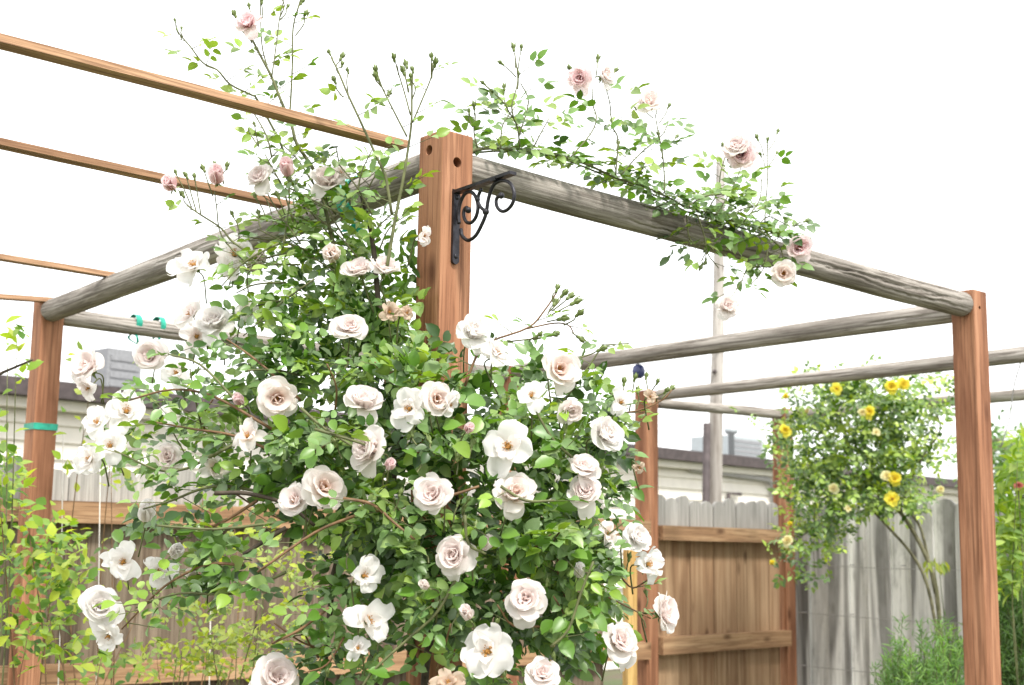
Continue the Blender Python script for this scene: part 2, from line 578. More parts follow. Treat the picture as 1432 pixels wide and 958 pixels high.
d01 = (P1 - P0).normalized()
d02 = (P2 - P0).normalized()
a = P0 + d01 * PW * .5
b = P1 - d01 * PW * .5
za = on_line(672, 243, P0, d01).z
zb = on_line(1342, 427, P1, d01).z
log('beam', (a.x, a.y, za), (b.x, b.y, zb), .0385, .044, 3, perg,
    cracks=[(.72, .97, .85, .014)] + shakes(3, 16, 1.2), segs=96)
a = P0 + d02 * PW * .5
b = P2 - d02 * PW * .35
za = on_line(575, 246, P0, d02).z
zb = on_line(82, 432, P2, d02).z
log('beam', (a.x, a.y, za), (b.x, b.y, zb), .044, .043, 4, perg,
    cracks=shakes(4, 16, 5.1), segs=96)
LBA, LBB = Vector((a.x, a.y, za)), Vector((b.x, b.y, zb))
d13 = (P3 - P1).normalized()
a = P1 + d13 * PW * .5
b = P3 - d13 * PW * .5
za = on_line(1320, 439, P1, d13).z
zb = on_line(820, 503, P1, d13).z
tt = (on_line(820, 503, P1, d13) - P1).length
zb = za + (zb - za) * (P3 - P1).length / tt
log('beam', (a.x, a.y, za), (b.x, b.y, zb), .039, .037, 6, perg, cracks=shakes(5, 8, 5.1), segs=64)
d23 = (P3 - P2).normalized()
a = P2 + d23 * PW * .5
b = P3 - d23 * PW * .5
za = on_line(100, 445, P2, d23).z
zb = on_line(258, 463, P2, d23).z
tt = (on_line(258, 463, P2, d23) - P2).length
zb = za + (zb - za) * (P3 - P2).length / tt
log('beam', (a.x, a.y, za), (b.x, b.y, zb), .034, .036, 8, perg, cracks=shakes(6, 8, 1.2), segs=64)

# battens: laid on the left beam, running towards the camera's left
bd = (Vector((0.7547, 0.6560, 0))).normalized()
for (px, py, qx, qy) in ((584, 209, 0, 57), (396, 286, 0, 201), (158, 385, 0, 359.5), (74, 419.5, 0, 414.8)):
    e = on_line(px, py, P0 if px > 500 else P0, d02)
    e = e - bd * (PW * .5 if px > 500 else -0.02)
    f = on_line(qx, qy, e, bd)
    dr = (f - e).normalized()
    L = 2.6
    me_b = MB()
    hw, hh = .021, .0085
    bm_ = [(-hw, -hh), (hw, -hh), (hw, hh), (-hw, hh)]
    segn = 24
    nf = hash_noise(int(px))
    vs, fs = [], []
    for i in range(segn + 1):
        t = i / segn
        for (x_, y_) in bm_:
            vs.append(Vector((x_ + .004 * nf(t * 2), y_ + .003 * nf(t * 2 + 4), t * L)))
    for i in range(segn):
        for k in range(4):
            k2 = (k + 1) % 4
            fs.append((i * 4 + k, i * 4 + k2, (i + 1) * 4 + k2, (i + 1) * 4 + k))
    fs += [(3, 2, 1, 0), tuple(segn * 4 + k for k in range(4))]
    me_b.add(vs, fs)
    side = dr.cross(ZD)
    me_b.build('batten', M_BATTEN, perg, False, frame(side, dr, e))

# ------------------------------------------------------------------ scroll bracket
def bz(X, Y):
    return 620 + X / 5.325, 200 + Y / 5.325


fp = onplane(636.5, 275, P0 - VD * PW / 2, VD)
BR = fp + UD * 0


def bpt(X, Y):
    px, py = bz(X, Y)
    return onplane(px, py, BR - VD * .0, UD)


brk = empty('scroll_bracket', fp, 'black wrought iron scroll bracket screwed to the near red post', 'bracket')
m = MB()
top_, bot_ = bpt(88, 385), bpt(88, 872)
yc = fp - VD * .004
zc_, zl_ = top_.z, bot_.z
m.box(Vector((yc.x, yc.y, (zc_ + zl_) / 2)), UD * .0095, VD * .0035, ZD * (zc_ - zl_) / 2)
m.lathe(Vector((yc.x, yc.y, zl_)) + VD * .003, -VD, [(0, .0098), (.0068, .0098)], 14)
m.build('wall_plate', M_IRON, brk)
m = MB()
e0, e1 = bpt(85, 372), bpt(520, 222)
dirn = (e1 - e0).normalized()
nrm = UD.cross(dirn).normalized()
m.box((e0 + e1) / 2, dirn * (e1 - e0).length / 2, UD * .0095, nrm * .0036)
m.lathe(e0 - UD * .0085, UD, [(0, .0085), (.017, .0085)], 12)
mid_ = e0.lerp(e1, .72)
m.box(mid_ + nrm * .004, dirn * .008, UD * .011, nrm * .003)
m.build('top_arm', M_IRON, brk)


def scroll(name, pts, r0, r1, ball=None):
    s = MB()
    P = smooth_path([bpt(*p) for p in pts], 6)
    s.tube(P, r0, r1, 10)
    if ball:
        c = bpt(*ball)
        s.lathe(c - UD * ball_r, UD, [(ball_r * (1 + math.cos(PI - PI * i / 8)), max(.0003, ball_r * math.sin(PI * i / 8))) for i in range(9)], 12)
    s.build(name, M_IRON, brk, True)


ball_r = .0075
scroll('scroll', [(130, 640), (140, 690), (185, 725), (240, 690), (285, 610), (318, 525), (335, 420), (365, 330), (405, 290), (460, 282), (505, 310), (528, 380), (515, 450), (475, 498), (435, 508), (403, 480), (393, 435), (405, 402), (425, 395)], .0043, .004, (430, 392))
scroll('scroll', [(118, 600), (112, 540), (125, 450), (160, 380), (205, 365), (240, 400), (258, 470), (245, 545), (210, 592), (172, 588), (153, 545), (155, 500), (172, 480), (186, 500)], .0043, .004, (186, 500))
m = MB()
for pts in ([(285, 340), (262, 390), (258, 440)], [(258, 440), (280, 480), (318, 510)]):
    m.tube(smooth_path([bpt(*p) for p in pts], 4), .004, .004, 8)
for (X, Y, r) in ((316, 512, .0078), (255, 420, .006)):
    c = bpt(X, Y)
    m.lathe(c - UD * r, UD, [(r * (1 + math.cos(PI - PI * i / 8)), max(.0003, r * math.sin(PI * i / 8))) for i in range(9)], 12)
m.build('tie_collar', M_IRON, brk, True)
for Y in (410, 845):
    c = bpt(88, Y)
    s = MB()
    s.lathe(Vector((fp.x, fp.y, c.z)) - VD * .007, -VD, [(0, .006), (.002, .0055), (.0035, .003)], 12)
    s.build('screw', M_IRON, brk, True)

# ------------------------------------------------------------------ second pergola
Q1 = W(904, 556, 7.40)
Q2 = W(1094, 583, 8.35)
zq1 = W(904, 547, 7.40).z
zq2 = W(1094, 572, 8.35).z
Q1 = Vector((Q1.x, Q1.y, 0))
Q2 = Vector((Q2.x, Q2.y, 0))
perg2 = empty('pergola', (Q1.x, Q1.y, 0), 'farther pergola beside the tan fence panel, with a yellow rose on its rails', 'pergola')
postobj('post', Q1, zq1, perg2, M_RED, .092)
postobj('post', Q2, zq2, perg2, M_RED, .092)
dB = -VD
zB0 = W(932, 551, 7.35).z
pB1 = on_line(1425, 496, Q1, dB)
pB0 = on_line(932, 551.5, Q1, dB)
LB = (pB1 - pB0).length
ex = (pB1 - pB0) / LB
log('beam', pB0 - ex * .06, pB0 + ex * 3.3, .031, .039, 11, perg2, cracks=shakes(7, 8, 1.2), segs=64)
dQ = (Q2 - Q1).normalized()
c0, c1 = on_line(920, 565, Q1, dQ), on_line(1085, 579, Q1, dQ)
log('beam', c0, c1 + (c1 - c0).normalized() * .03, .027, .031, 12, perg2, segs=40)
c0, c1 = on_line(1100, 582, Q2, dB), on_line(1425, 553, Q2, dB)
ex = (c1 - c0).normalized()
log('beam', c0, c0 + ex * 3.9, .030, .034, 13, perg2, segs=40)
# far end posts, out of the picture to the right
ePost = pB0 + (pB1 - pB0).normalized() * 3.3
postobj('post', Vector((ePost.x, ePost.y, 0)) + (pB1 - pB0).normalized() * .046, ePost.z + .05, perg2, M_RED, .092)
ePost = c0 + ex * 3.9
postobj('post', Vector((ePost.x, ePost.y, 0)) + ex * .046, ePost.z + .05, perg2, M_RED, .092)


# ------------------------------------------------------------------ fences: every picket and rail a part
def picket_mesh(w, h, th, round_=0.35, seed=0):
    r = random.Random(seed)
    k = []
    ear = w * round_
    outline = [(-w / 2, 0), (w / 2, 0), (w / 2, h - ear)]
    for i in range(1, 6):
        an = PI * i / 6
        outline.append((w / 2 * math.cos(an), h - ear + ear * math.sin(an) * (1 + r.uniform(-.12, .12))))
    outline.append((-w / 2, h - ear))
    n = len(outline)
    vs = [Vector((x, -th / 2, z)) for x, z in outline] + [Vector((x, th / 2, z)) for x, z in outline]
    fs = [tuple(range(n)), tuple(range(2 * n - 1, n - 1, -1))]
    for i in range(n):
        j = (i + 1) % n
        fs.append((i + n, j + n, j, i)[::-1])
    return mesh_from(vs, fs, False, 'picket')


def fence_run(root, A, B, w, gap, topz, mat, rails, rail_mat, rail_side, posts=True, skip=(), round_=.35, twin=1):
    """pickets from A to B; rails (z, height, thickness) nailed on rail_side of the pickets"""
    A, B = Vector((A.x, A.y, 0)), Vector((B.x, B.y, 0))
    d = (B - A)
    L = d.length
    d.normalize()
    nrm = Vector((d.y, -d.x, 0)) * rail_side       # towards the viewer
    meshes = [picket_mesh(w, topz, .016, round_, s) for s in range(6)]
    n = int(L / (w + gap))
    for i in range(n):
        if i in skip:
            continue
        p = A + d * ((i + .5) * (w + gap))
        jx = rnd.uniform(-.001, .001)
        M = frame(d, ZD + d * rnd.uniform(-.002, .002), p + d * jx - nrm * (rnd.uniform(0, .006) + (.019 if i % 2 and w > .145 else 0)))
        M = M @ Matrix.Diagonal((1, 1, 1 + rnd.uniform(-.008, .008), 1))
        link('picket', meshes[i % 6], root, mat, M)
    for (z, hh, th) in rails:
        m = MB()
        c = (A + B) / 2 + nrm * (.008 + .002 + th / 2)
        m.box(Vector((0, 0, 0)), Vector((hh / 2, 0, 0)), Vector((0, th / 2, 0)), Vector((0, 0, L / 2)))
        m.build('rail', rail_mat, root, False, frame(ZD, d, (c.x, c.y, z)))


FZ = 1.86
fA = P2 + VD * .34
fdir = (Q1 - fA)
fdir.z = 0
fdir.normalize()
fs0 = fA - fdir * 1.6
fs1 = Q1 - fdir * .03
left_fence = empty('picket_fence', (fs0.x, fs0.y, 0), 'brown board fence behind the roses and the left post', 'fence')
nl = int((fs1 - fs0).length / .143)
fence_run(left_fence, fs0, fs1, .1425, .0005, FZ + .0, M_BROWN, [(1.675, .088, .06), (1.03, .088, .06), (.35, .088, .06)], M_RAIL, 1, skip=(nl - 1,), round_=.3)
for t in (.0, .34, .67):
    c = fs0.lerp(fs1, t) - Vector((fdir.y, -fdir.x, 0)) * .07
    postobj('fence_post', c, 1.8, left_fence, M_GREY, .089)
panel = empty('board_fence', (Q1.x, Q1.y, 0), 'tan board fence panel with two rails between two red posts', 'fence')
pa, pb = Q1 + dQ * .05, Q2 - dQ * .05
fence_run(panel, pa, pb, .108, .003, FZ - .005, M_TAN, [(1.655, .08, .065), (1.05, .092, .065), (.35, .088, .065)], M_RAIL, 1, round_=.3)
gdir = -VD
g0 = Q2 + dQ * .055 + gdir * .0
g1 = g0 + gdir * 4.2
grey_fence = empty('picket_fence', (g0.x, g0.y, 0), 'weathered silver grey board fence behind the yellow rose', 'fence')
fence_run(grey_fence, g0, g1, .146, -.004, FZ + .0, M_GREY, [], M_GREY, 1, round_=.3)
# rails of the grey fence are on its far side
gn = Vector((gdir.y, -gdir.x, 0))
for z in (1.6, .95, .3):
    m = MB()
    L = (g1 - g0).length
    c = (g0 + g1) / 2 - gn * .034
    m.box(Vector((0, 0, 0)), Vector((.044, 0, 0)), Vector((0, .019, 0)), Vector((0, 0, L / 2)))
    m.build('rail', M_GREY, grey_fence, False, frame(ZD, gdir, (c.x, c.y, z)))
# wires strained along the grey fence
for k, (ya, yb) in enumerate(((789, 792), (856, 866), (930, 944))):
    o_ = g0 + gn * .05
    p0_ = on_line(1113, ya, o_, gdir)
    p1_ = on_line(1330, yb, o_, gdir)
    ex_ = (p1_ - p0_)
    pts = [p0_ + ex_ * (i / 12 * 1.9) - ZD * .02 * math.sin(PI * i / 12) for i in range(13)]
    m = MB()
    m.tube(pts, .002, .002, 5)
    for i in range(3):
        c = pts[0] + ex_ * (.04 + .33 * i)
        m.tube([c - gn * .045, c], .003, .003, 5)
    w_ = m.build('fence_wire', M_WIRE, None)
    w_['label'] = ['topmost thin steel wire strained along the grey board fence', 'middle thin steel wire strained along the grey board fence', 'lowest thin steel wire strained along the grey board fence'][k]
    w_['category'] = 'wire'
    w_['group'] = 'wires along the grey fence'
# new yellow stud in front of the fence beside the red post
yb_ = W(881, 800, 7.12)
m = MB()
m.box(Vector((0, 0, 0.88)), Vector((.034, 0, 0)), Vector((0, .019, 0)), Vector((0, 0, .88 - .1)))
st = m.build('lumber_stud', M_YELLOW, None, False, frame(UD, ZD, (yb_.x, yb_.y, -.1)))
st['label'] = 'pale yellow lumber stud standing beside the farther red post'
st['category'] = 'lumber'

# ------------------------------------------------------------------ building behind
bA = W(-60, 560, 11.6)
bB = W(1105, 660, 21.6)
bA.z = bB.z = 0
bdir = (bB - bA).normalized()
bn = Vector((bdir.y, -bdir.x, 0))
bA2 = bA - bdir * 6
bB2 = bA + bdir * 20.2
roofz = W(300, 563, (bA + bdir * 3.0).y)
zr = 1.55 + (757 + 4.5 - 548) / F_PX * 12.6


def eave_z(px, py):
    return on_line(px, py, bA, bdir).z


ez0, ez1 = eave_z(0, 537), eave_z(1080, 655)
ez = (ez0 + ez1) / 2
bld = empty('building', (bA.x, bA.y, 0), 'long low cream building with a dark flat roof edge behind the fences', 'building')
m = MB()
Lb = (bB2 - bA2).length
m.box((bA2 + bB2) / 2 - bn * 4.05 + ZD * (ez - .12) / 2, bdir * Lb / 2, bn * 4.0, ZD * (ez - .12) / 2)
m.build('wall', M_PAINT, bld)
ncourse = int((ez - .14) / .155)
for i in range(ncourse):
    z0 = ez - .14 - (i + 1) * .155
    if z0 < 1.0:
        break
    m = MB()
    # lapped board: lower edge proud
    a3, b3 = bA2 - bdir * .02, bB2 + bdir * .02
    vs = []
    for e in (a3, b3):
        vs += [e + bn * -.045 + ZD * z0, e + bn * .012 + ZD * z0, e + bn * -.022 + ZD * (z0 + .16), e + bn * -.045 + ZD * (z0 + .16)]
    m.add(vs, [(0, 1, 2, 3), (7, 6, 5, 4), (0, 4, 5, 1), (1, 5, 6, 2), (2, 6, 7, 3), (3, 7, 4, 0)])
    m.build('siding_board', M_PAINT, bld)
m = MB()
m.box((bA2 + bB2) / 2 - bn * 4.0 + ZD * ez, bdir * (Lb / 2 + .2), bn * 4.3, ZD * .075)
m.build('roof', M_ROOF, bld)
m = MB()
m.box((bA2 + bB2) / 2 + bn * .10 + ZD * (ez - .125), bdir * (Lb / 2 + .1), bn * .05, ZD * .045)
m.build('gutter', M_PAINT, bld)
m = MB()
for e in ((on_line(1076, 668, bA, bdir)),):
    c = Vector((e.x, e.y, 0)) + bn * .07
    m.tube([c + bdir * -2.2 + ZD * (ez - .16), c - bdir * .15 + ZD * (ez - .22), c + ZD * (ez - .34), c + ZD * .1], .045, .045, 8)
m.build('downspout', M_PIPE, bld, True)
m = MB()
e0 = on_line(1014, 690, bA, bdir) + bn * .06
m.tube([Vector((e0.x, e0.y, .5)), Vector((e0.x, e0.y, e0.z)), e0 + bdir * .32], .03, .03, 8)
m.build('conduit', M_ROOF, bld, True)


def roof_unit(px0, px1, pyb, pyt, off, name, label, mat, fan=True):
    a_, b_ = on_line(px0, pyb, bA - bn * off, bdir), on_line(px1, pyb, bA - bn * off, bdir)
    w_ = (Vector((b_.x, b_.y, 0)) - Vector((a_.x, a_.y, 0))).length
    zt = on_line((px0 + px1) / 2, pyt, bA - bn * off, bdir).z
    zb_ = ez + .11
    c = (a_ + b_) / 2 - bn * w_ * .4
    root = empty(name, (c.x, c.y, zb_), label, 'rooftop unit')
    m = MB()
    hz = (zt - zb_ - .05) / 2
    m.box(Vector((c.x, c.y, zb_ + .06 + hz)), bdir * w_ / 2, bn * w_ * .4, ZD * hz)
    m.build('casing', mat, root)
    for s in (-1, 1):
        m = MB()
        m.box(Vector((c.x, c.y, zb_ + .03)) + bdir * s * w_ * .35, bdir * .05, bn * w_ * .42, ZD * .03)
        m.build('skid', M_ROOF, root)
    for k in range(4):
        m = MB()
        m.box(Vector((c.x, c.y, zb_ + .12 + hz * (.3 + .36 * k))) + bn * (w_ * .4 + .006), bdir * w_ * .42, bn * .006, ZD * .03)
        m.build('louvre', M_UNITD, root)
    return root


roof_unit(1022, 1068, 638, 612, 1.5, 'rooftop_unit', 'pale blue grey unit on the roof seen beside the farther red post', M_UNIT)
roof_unit(148, 196, 545, 490, 1.2, 'rooftop_unit', 'dark grey unit on the roof above the left picket fence', M_UNITD)
c = on_line(1023, 640, bA - bn * 1.0, bdir)
vt = on_line(1023, 598, bA - bn * 1.0, bdir).z
m = MB()
m.lathe((c.x, c.y, ez + .1), ZD, [(0, .05), (vt - ez - .22, .05), (vt - ez - .2, .1), (vt - ez - .12, .13), (vt - ez - .1, .03)], 12)
v_ = m.build('vent_pipe', M_UNIT, None, True)
v_['label'] = 'thin pale vent pipe with a cap on the roof beside the rooftop unit'
v_['category'] = 'vent pipe'

# ------------------------------------------------------------------ utility pole
pl0, pl1 = W(997.5, 740, 14.5), W(1009, 216, 14.5)
ax = (pl1 - pl0)
foot = pl0 - ax * (pl0.z / ax.z)
pole = empty('utility_pole', foot, 'pale wooden utility pole rising behind the pergola beams', 'pole')
m = MB()
n_ = 30
hf = hash_noise(21)
m.tube([foot + (pl1 - foot) * (i / n_) + Vector((.012 * hf(i / n_ * 2), 0, 0)) for i in range(n_ + 1)], .098, .05, 18)
me_ = mesh_from(m.v, m.f, True)
link('shaft', me_, pole, M_POLE)
for (px, py) in ((1004, 488), (999, 520)):
    c = W(px, py, 14.42)
    s = MB()
    s.lathe(c, Vector((0, -1, 0)), [(0, .025), (.03, .025), (.05, .012)], 8)
    s.build('bolt_head', M_ROOF, pole, True)
m = MB()
c0 = W(986.5, 740, 14.38)
c1 = W(988.5, 592, 14.38)
m.tube([Vector((c0.x, c0.y, .1)), c0, c1], .04, .04, 8)
m.build('conduit', M_ROOF, pole, True)


# ------------------------------------------------------------------ leaves
class Leaves:
    """a plant's leaflets: position, direction, normal, length, width ratio, colour"""

    def __init__(self):
        self.p, self.d, self.n, self.l, self.w, self.c = [], [], [], [], [], []

    def add(self, p, d, n, l, w, c):
        self.p.append(tuple(p)); self.d.append(tuple(d)); self.n.append(tuple(n))
        self.l.append(l); self.w.append(w); self.c.append(tuple(c))

    def compound(self, base, d, n, size, col, k=5, w=.66, jit=.35):
        """pinnate leaf: k leaflets on a stalk"""
        d = Vector(d).normalized()
        n = Vector(n)
        n = (n - d * n.dot(d))
        n = n.normalized() if n.length > 1e-5 else d.orthogonal().normalized()
        s = d.cross(n)
        L = size
        tip = Vector(base) + d * L * 1.9 - n * L * .12
        items = [(tip, d, 1.0)]
        pairs = (k - 1) // 2
        for q in range(pairs):
            f = 1.55 - q * .75
            b = Vector(base) + d * L * f
            for sg in (-1, 1):
                dd = (d * .55 + s * sg).normalized()
                items.append((b + s * sg * L * .08, dd, .95 - .16 * q))
        for (p, dd, sc) in items:
            nn = (n + Vector((rnd.gauss(0, jit), rnd.gauss(0, jit), rnd.gauss(0, jit)))).normalized()
            dd = (dd + Vector((rnd.gauss(0, .18), rnd.gauss(0, .18), rnd.gauss(0, .18)))).normalized()
            v = rnd.uniform(.7, 1.3)
            self.add(p, dd, nn, L * sc * rnd.uniform(.85, 1.12), w * rnd.uniform(.88, 1.12), (col[0] * v, col[1] * v, col[2] * v))
        return [Vector(base), tip]

    def arrays(self):
        p, d, n = (np.array(x, float) for x in (self.p, self.d, self.n))
        l, w, c = np.array(self.l), np.array(self.w), np.array(self.c)
        d /= np.linalg.norm(d, axis=1)[:, None]
        n = n - d * np.sum(n * d, 1)[:, None]
        n /= np.maximum(1e-6, np.linalg.norm(n, axis=1))[:, None]
        s = np.cross(d, n)
        return p, d, n, s, l, w, c


# leaflet outline: (along, half width) with a folded midrib; local x along, y across, z normal
def leaflet(kind):
    if kind == 'rose':
        prof = [(0, .0), (.08, .22), (.22, .41), (.40, .49), (.58, .45), (.75, .31), (.90, .12), (1.0, 0)]
        fold, droop, wav = .22, .16, .03
    else:
        prof = [(0, .0), (.18, .3), (.45, .48), (.72, .32), (1.0, 0)]
        fold, droop, wav = .16, .25, .0
    v, f = [], []
    n = len(prof)
    for i, (x, h) in enumerate(prof):
        z = -droop * x * x
        v.append((x, 0, z))
    Lr, Rr = {}, {}
    for i, (x, h) in enumerate(prof[1:-1], 1):
        z = -droop * x * x
        k = (1 if i % 2 else -1) * wav
        Lr[i] = len(v)
        v.append((x + k * .8, h, z + fold * h + k * .3))
        Rr[i] = len(v)
        v.append((x + k * .8, -h, z + fold * h - k * .3))
    Lr[0] = Rr[0] = 0
    Lr[n - 1] = Rr[n - 1] = n - 1
    for i in range(n - 1):
        a_ = [i, i + 1, Lr[i + 1], Lr[i]]
        b_ = [i + 1, i, Rr[i], Rr[i + 1]]
        for q in (a_, b_):
            u_ = []
            for e in q:
                if e not in u_:
                    u_.append(e)
            f.append(tuple(u_))
    return np.array(v, float), f


TEMPL = {k: leaflet(k) for k in ('rose', 'soft')}


def fast_mesh(name, V, faces, cols, attr):
    me = bpy.data.meshes.new(name)
    me.from_pydata(V.tolist(), [], faces)
    me.polygons.foreach_set('use_smooth', np.ones(len(me.polygons), bool))
    at = me.attributes.new(attr, 'FLOAT_COLOR', 'POINT')
    at.data.foreach_set('color', np.asarray(cols, np.float32).ravel())
    me.update()
    return me


def build_leaves(lv, root, mat, kind, nsingle, cell=24, part='leaf'):
    """the leaflets that show largest become objects of their own, the rest one stuff part"""
    p, d, n, s, l, w, c = lv.arrays()
    N_ = len(l)
    T, F = TEMPL[kind]
    k = len(T)
    cen = p + d * (l * .5)[:, None] - np.array(EYE)
    z = cen @ np.array(FW)
    px = CX + F_PX * (cen @ np.array(RT)) / z
    py = CY - F_PX * (cen @ np.array(UP)) / z
    vis = (px > -5) & (px < 1437) & (py > -5) & (py < 963)
    area = (l * F_PX / z) ** 2 * w * np.abs(np.sum(n * cen, 1)) / np.linalg.norm(cen, axis=1)
    order = np.argsort(z)
    seen, front = set(), []
    for i in order:
        if not vis[i]:
            continue
        key = (int(px[i] // cell), int(py[i] // cell))
        if key in seen:
            continue
        seen.add(key)
        front.append(i)
    front.sort(key=lambda i: -area[i])
    single = set(front[:nsingle])
    rest = np.array([i for i in range(N_) if i not in single], int)
    if len(rest):
        V = (p[rest][:, None, :] + T[None, :, 0, None] * (d * l[:, None])[rest][:, None, :]
             + T[None, :, 1, None] * (s * (l * w)[:, None])[rest][:, None, :]
             + T[None, :, 2, None] * (n * (l)[:, None])[rest][:, None, :]).reshape(-1, 3)
        faces = []
        for i in range(len(rest)):
            o = i * k
            faces.extend([tuple(e + o for e in f) for f in F])
        cols = np.repeat(np.c_[c[rest], np.ones(len(rest))], k, axis=0)
        o = link(part, fast_mesh(part, V, faces, cols, 'tint'), root, mat)
        o['kind'] = 'stuff'
    # shared meshes in a few colours
    if single:
        ids = sorted(single)
        lum = c[ids].sum(1)
        qs = np.quantile(lum, np.linspace(0, 1, 9))
        meshes = []
        for b in range(8):
            sel = [i for i, q in zip(ids, lum) if qs[b] <= q <= qs[b + 1]]
            mc = c[sel].mean(0) if sel else c[ids].mean(0)
            meshes.append(fast_mesh(part, T, F, np.repeat(np.r_[mc, 1][None], k, 0), 'tint'))
            meshes[-1].materials.append(mat)
        for i, q in zip(ids, lum):
            b = min(7, max(0, int(np.searchsorted(qs, q)) - 1))
            x, y, zz = d[i] * l[i], s[i] * l[i] * w[i], n[i] * l[i]
            M = Matrix(((x[0], y[0], zz[0], p[i][0]), (x[1], y[1], zz[1], p[i][1]), (x[2], y[2], zz[2], p[i][2]), (0, 0, 0, 1)))
            link(part, meshes[b], root, mat, M)


# ------------------------------------------------------------------ rose blooms
class Bloom:
    def __init__(self):
        self.v, self.f, self.c = [], [], []

    def petal(self, L, Wd, r0, e0, e1, Rc, az, ring, ruf=.02, tilt=0.0, nS=8, nT=8, z0=0.0, rr=None, power=1.5):
        rr = rr or rnd
        ph = rr.uniform(0, 6.28)
        k2 = rr.uniform(2.2, 4)
        notch = rr.uniform(0, .09)
        ra = rr.random()
        b = len(self.v)
        r, z = r0, z0
        ds = L / nS
        ca, sa = math.cos(az), math.sin(az)
        sp_ = 0.0
        for i in range(nS + 1):
            s = 1 - (1 - i / nS) ** 1.7
            e = math.radians(e0 + (e1 - e0) * s ** power)
            r += math.cos(e) * L * (s - sp_)
            z += math.sin(e) * L * (s - sp_)
            sp_ = s
            if s < .56:
                w = math.sqrt(max(0, 1 - ((s - .56) / .60) ** 2))
            else:
                w = max(0, 1 - ((s - .56) / .445) ** 2.6) ** .5
            w = max(.10, w) * Wd
            nx, nz = -math.sin(e), math.cos(e)
            for j in range(nT + 1):
                t = -1 + 2 * j / nT
                ph_ = t * w / Rc
                lat = Rc * math.sin(ph_)
                inn = Rc * (1 - math.cos(ph_))
                inn += ruf * s * s * math.sin(k2 * t + ph) * (0.4 + abs(t))
                back = notch * max(0, 1 - abs(t) * 1.6) * L * (s ** 6)
                rr_ = r + nx * inn - math.cos(e) * back
                zz = z + nz * inn - math.sin(e) * back
                lt = lat + tilt * s * L
                self.v.append((rr_ * ca - lt * sa, rr_ * sa + lt * ca, zz))
                self.c.append((s, ring, ra, 1))
        q = nT + 1
        for i in range(nS):
            for j in range(nT):
                self.f.append((b + i * q + j, b + i * q + j + 1, b + (i + 1) * q + j + 1, b + (i + 1) * q + j))

    def mesh(self, name, mat):
        me = fast_mesh(name, np.array(self.v, float), self.f, self.c, 'pt')
        me.materials.append(mat)
        return me


def stamens(nb, h, spread, rr):
    s = MB()
    for i in range(nb):
        an = rr.uniform(0, 2 * PI)
        q = math.sqrt(rr.random()) * spread
        e = Vector((math.cos(an) * q, math.sin(an) * q, h * rr.uniform(.75, 1.1)))
        b = Vector((math.cos(an) * .03, math.sin(an) * .03, .02))
        s.tube([b, b.lerp(e, .5) + Vector((0, 0, .02)), e], .004, .004, 3, False)
        s.lathe(e, (0, 0, 1), [(-.008, .004), (0, .013), (.012, .006)], 5)
    s.lathe((0, 0, 0), (0, 0, 1), [(.02, .05), (.07, .045), (.09, .01)], 8)
    return s


def calyx_mesh(rr, bud=False):
    s = MB()
    if bud:
        s.lathe((0, 0, 0), (0, 0, 1), [(-.55, .10), (-.42, .17), (-.25, .2), (-.1, .17), (0, .24), (.15, .30), (.35, .26), (.55, .14), (.72, .03)], 9)
        for k in range(5):
            an = 2 * PI * k / 5 + rr.uniform(-.2, .2)
            o = Vector((math.cos(an), math.sin(an), 0))
            t = Vector((-o.y, o.x, 0))
            spread = rr.uniform(.02, .3)
            pts = [(.2, -.05, .12), (.33, .2, .13), (.27 + spread * .5, .5, .07), (.14 + spread, .85, .012)]
            vs = []
            for (r, z, w) in pts:
                vs += [o * r + t * w + ZD * z, o * r - t * w + ZD * z]
            s.add(vs, [(0, 1, 3, 2), (2, 3, 5, 4), (4, 5, 7, 6)])
    else:
        s.lathe((0, 0, 0), (0, 0, 1), [(-.17, .02), (-.15, .05), (-.08, .065), (-.03, .05), (.02, .07)], 8)
        for k in range(5):
            an = 2 * PI * k / 5 + rr.uniform(-.2, .2)
            o = Vector((math.cos(an), math.sin(an), 0))
            t = Vector((-o.y, o.x, 0))
            pts = [(.04, -.02, .035), (.16, -.03 + rr.uniform(-.05, .02), .04), (.27, -.06 + rr.uniform(-.12, .05), .006)]
            vs = []
            for (r, z, w) in pts:
                vs += [o * r + t * w + ZD * z, o * r - t * w + ZD * z]
            s.add(vs, [(0, 1, 3, 2), (2, 3, 5, 4)])
    return s


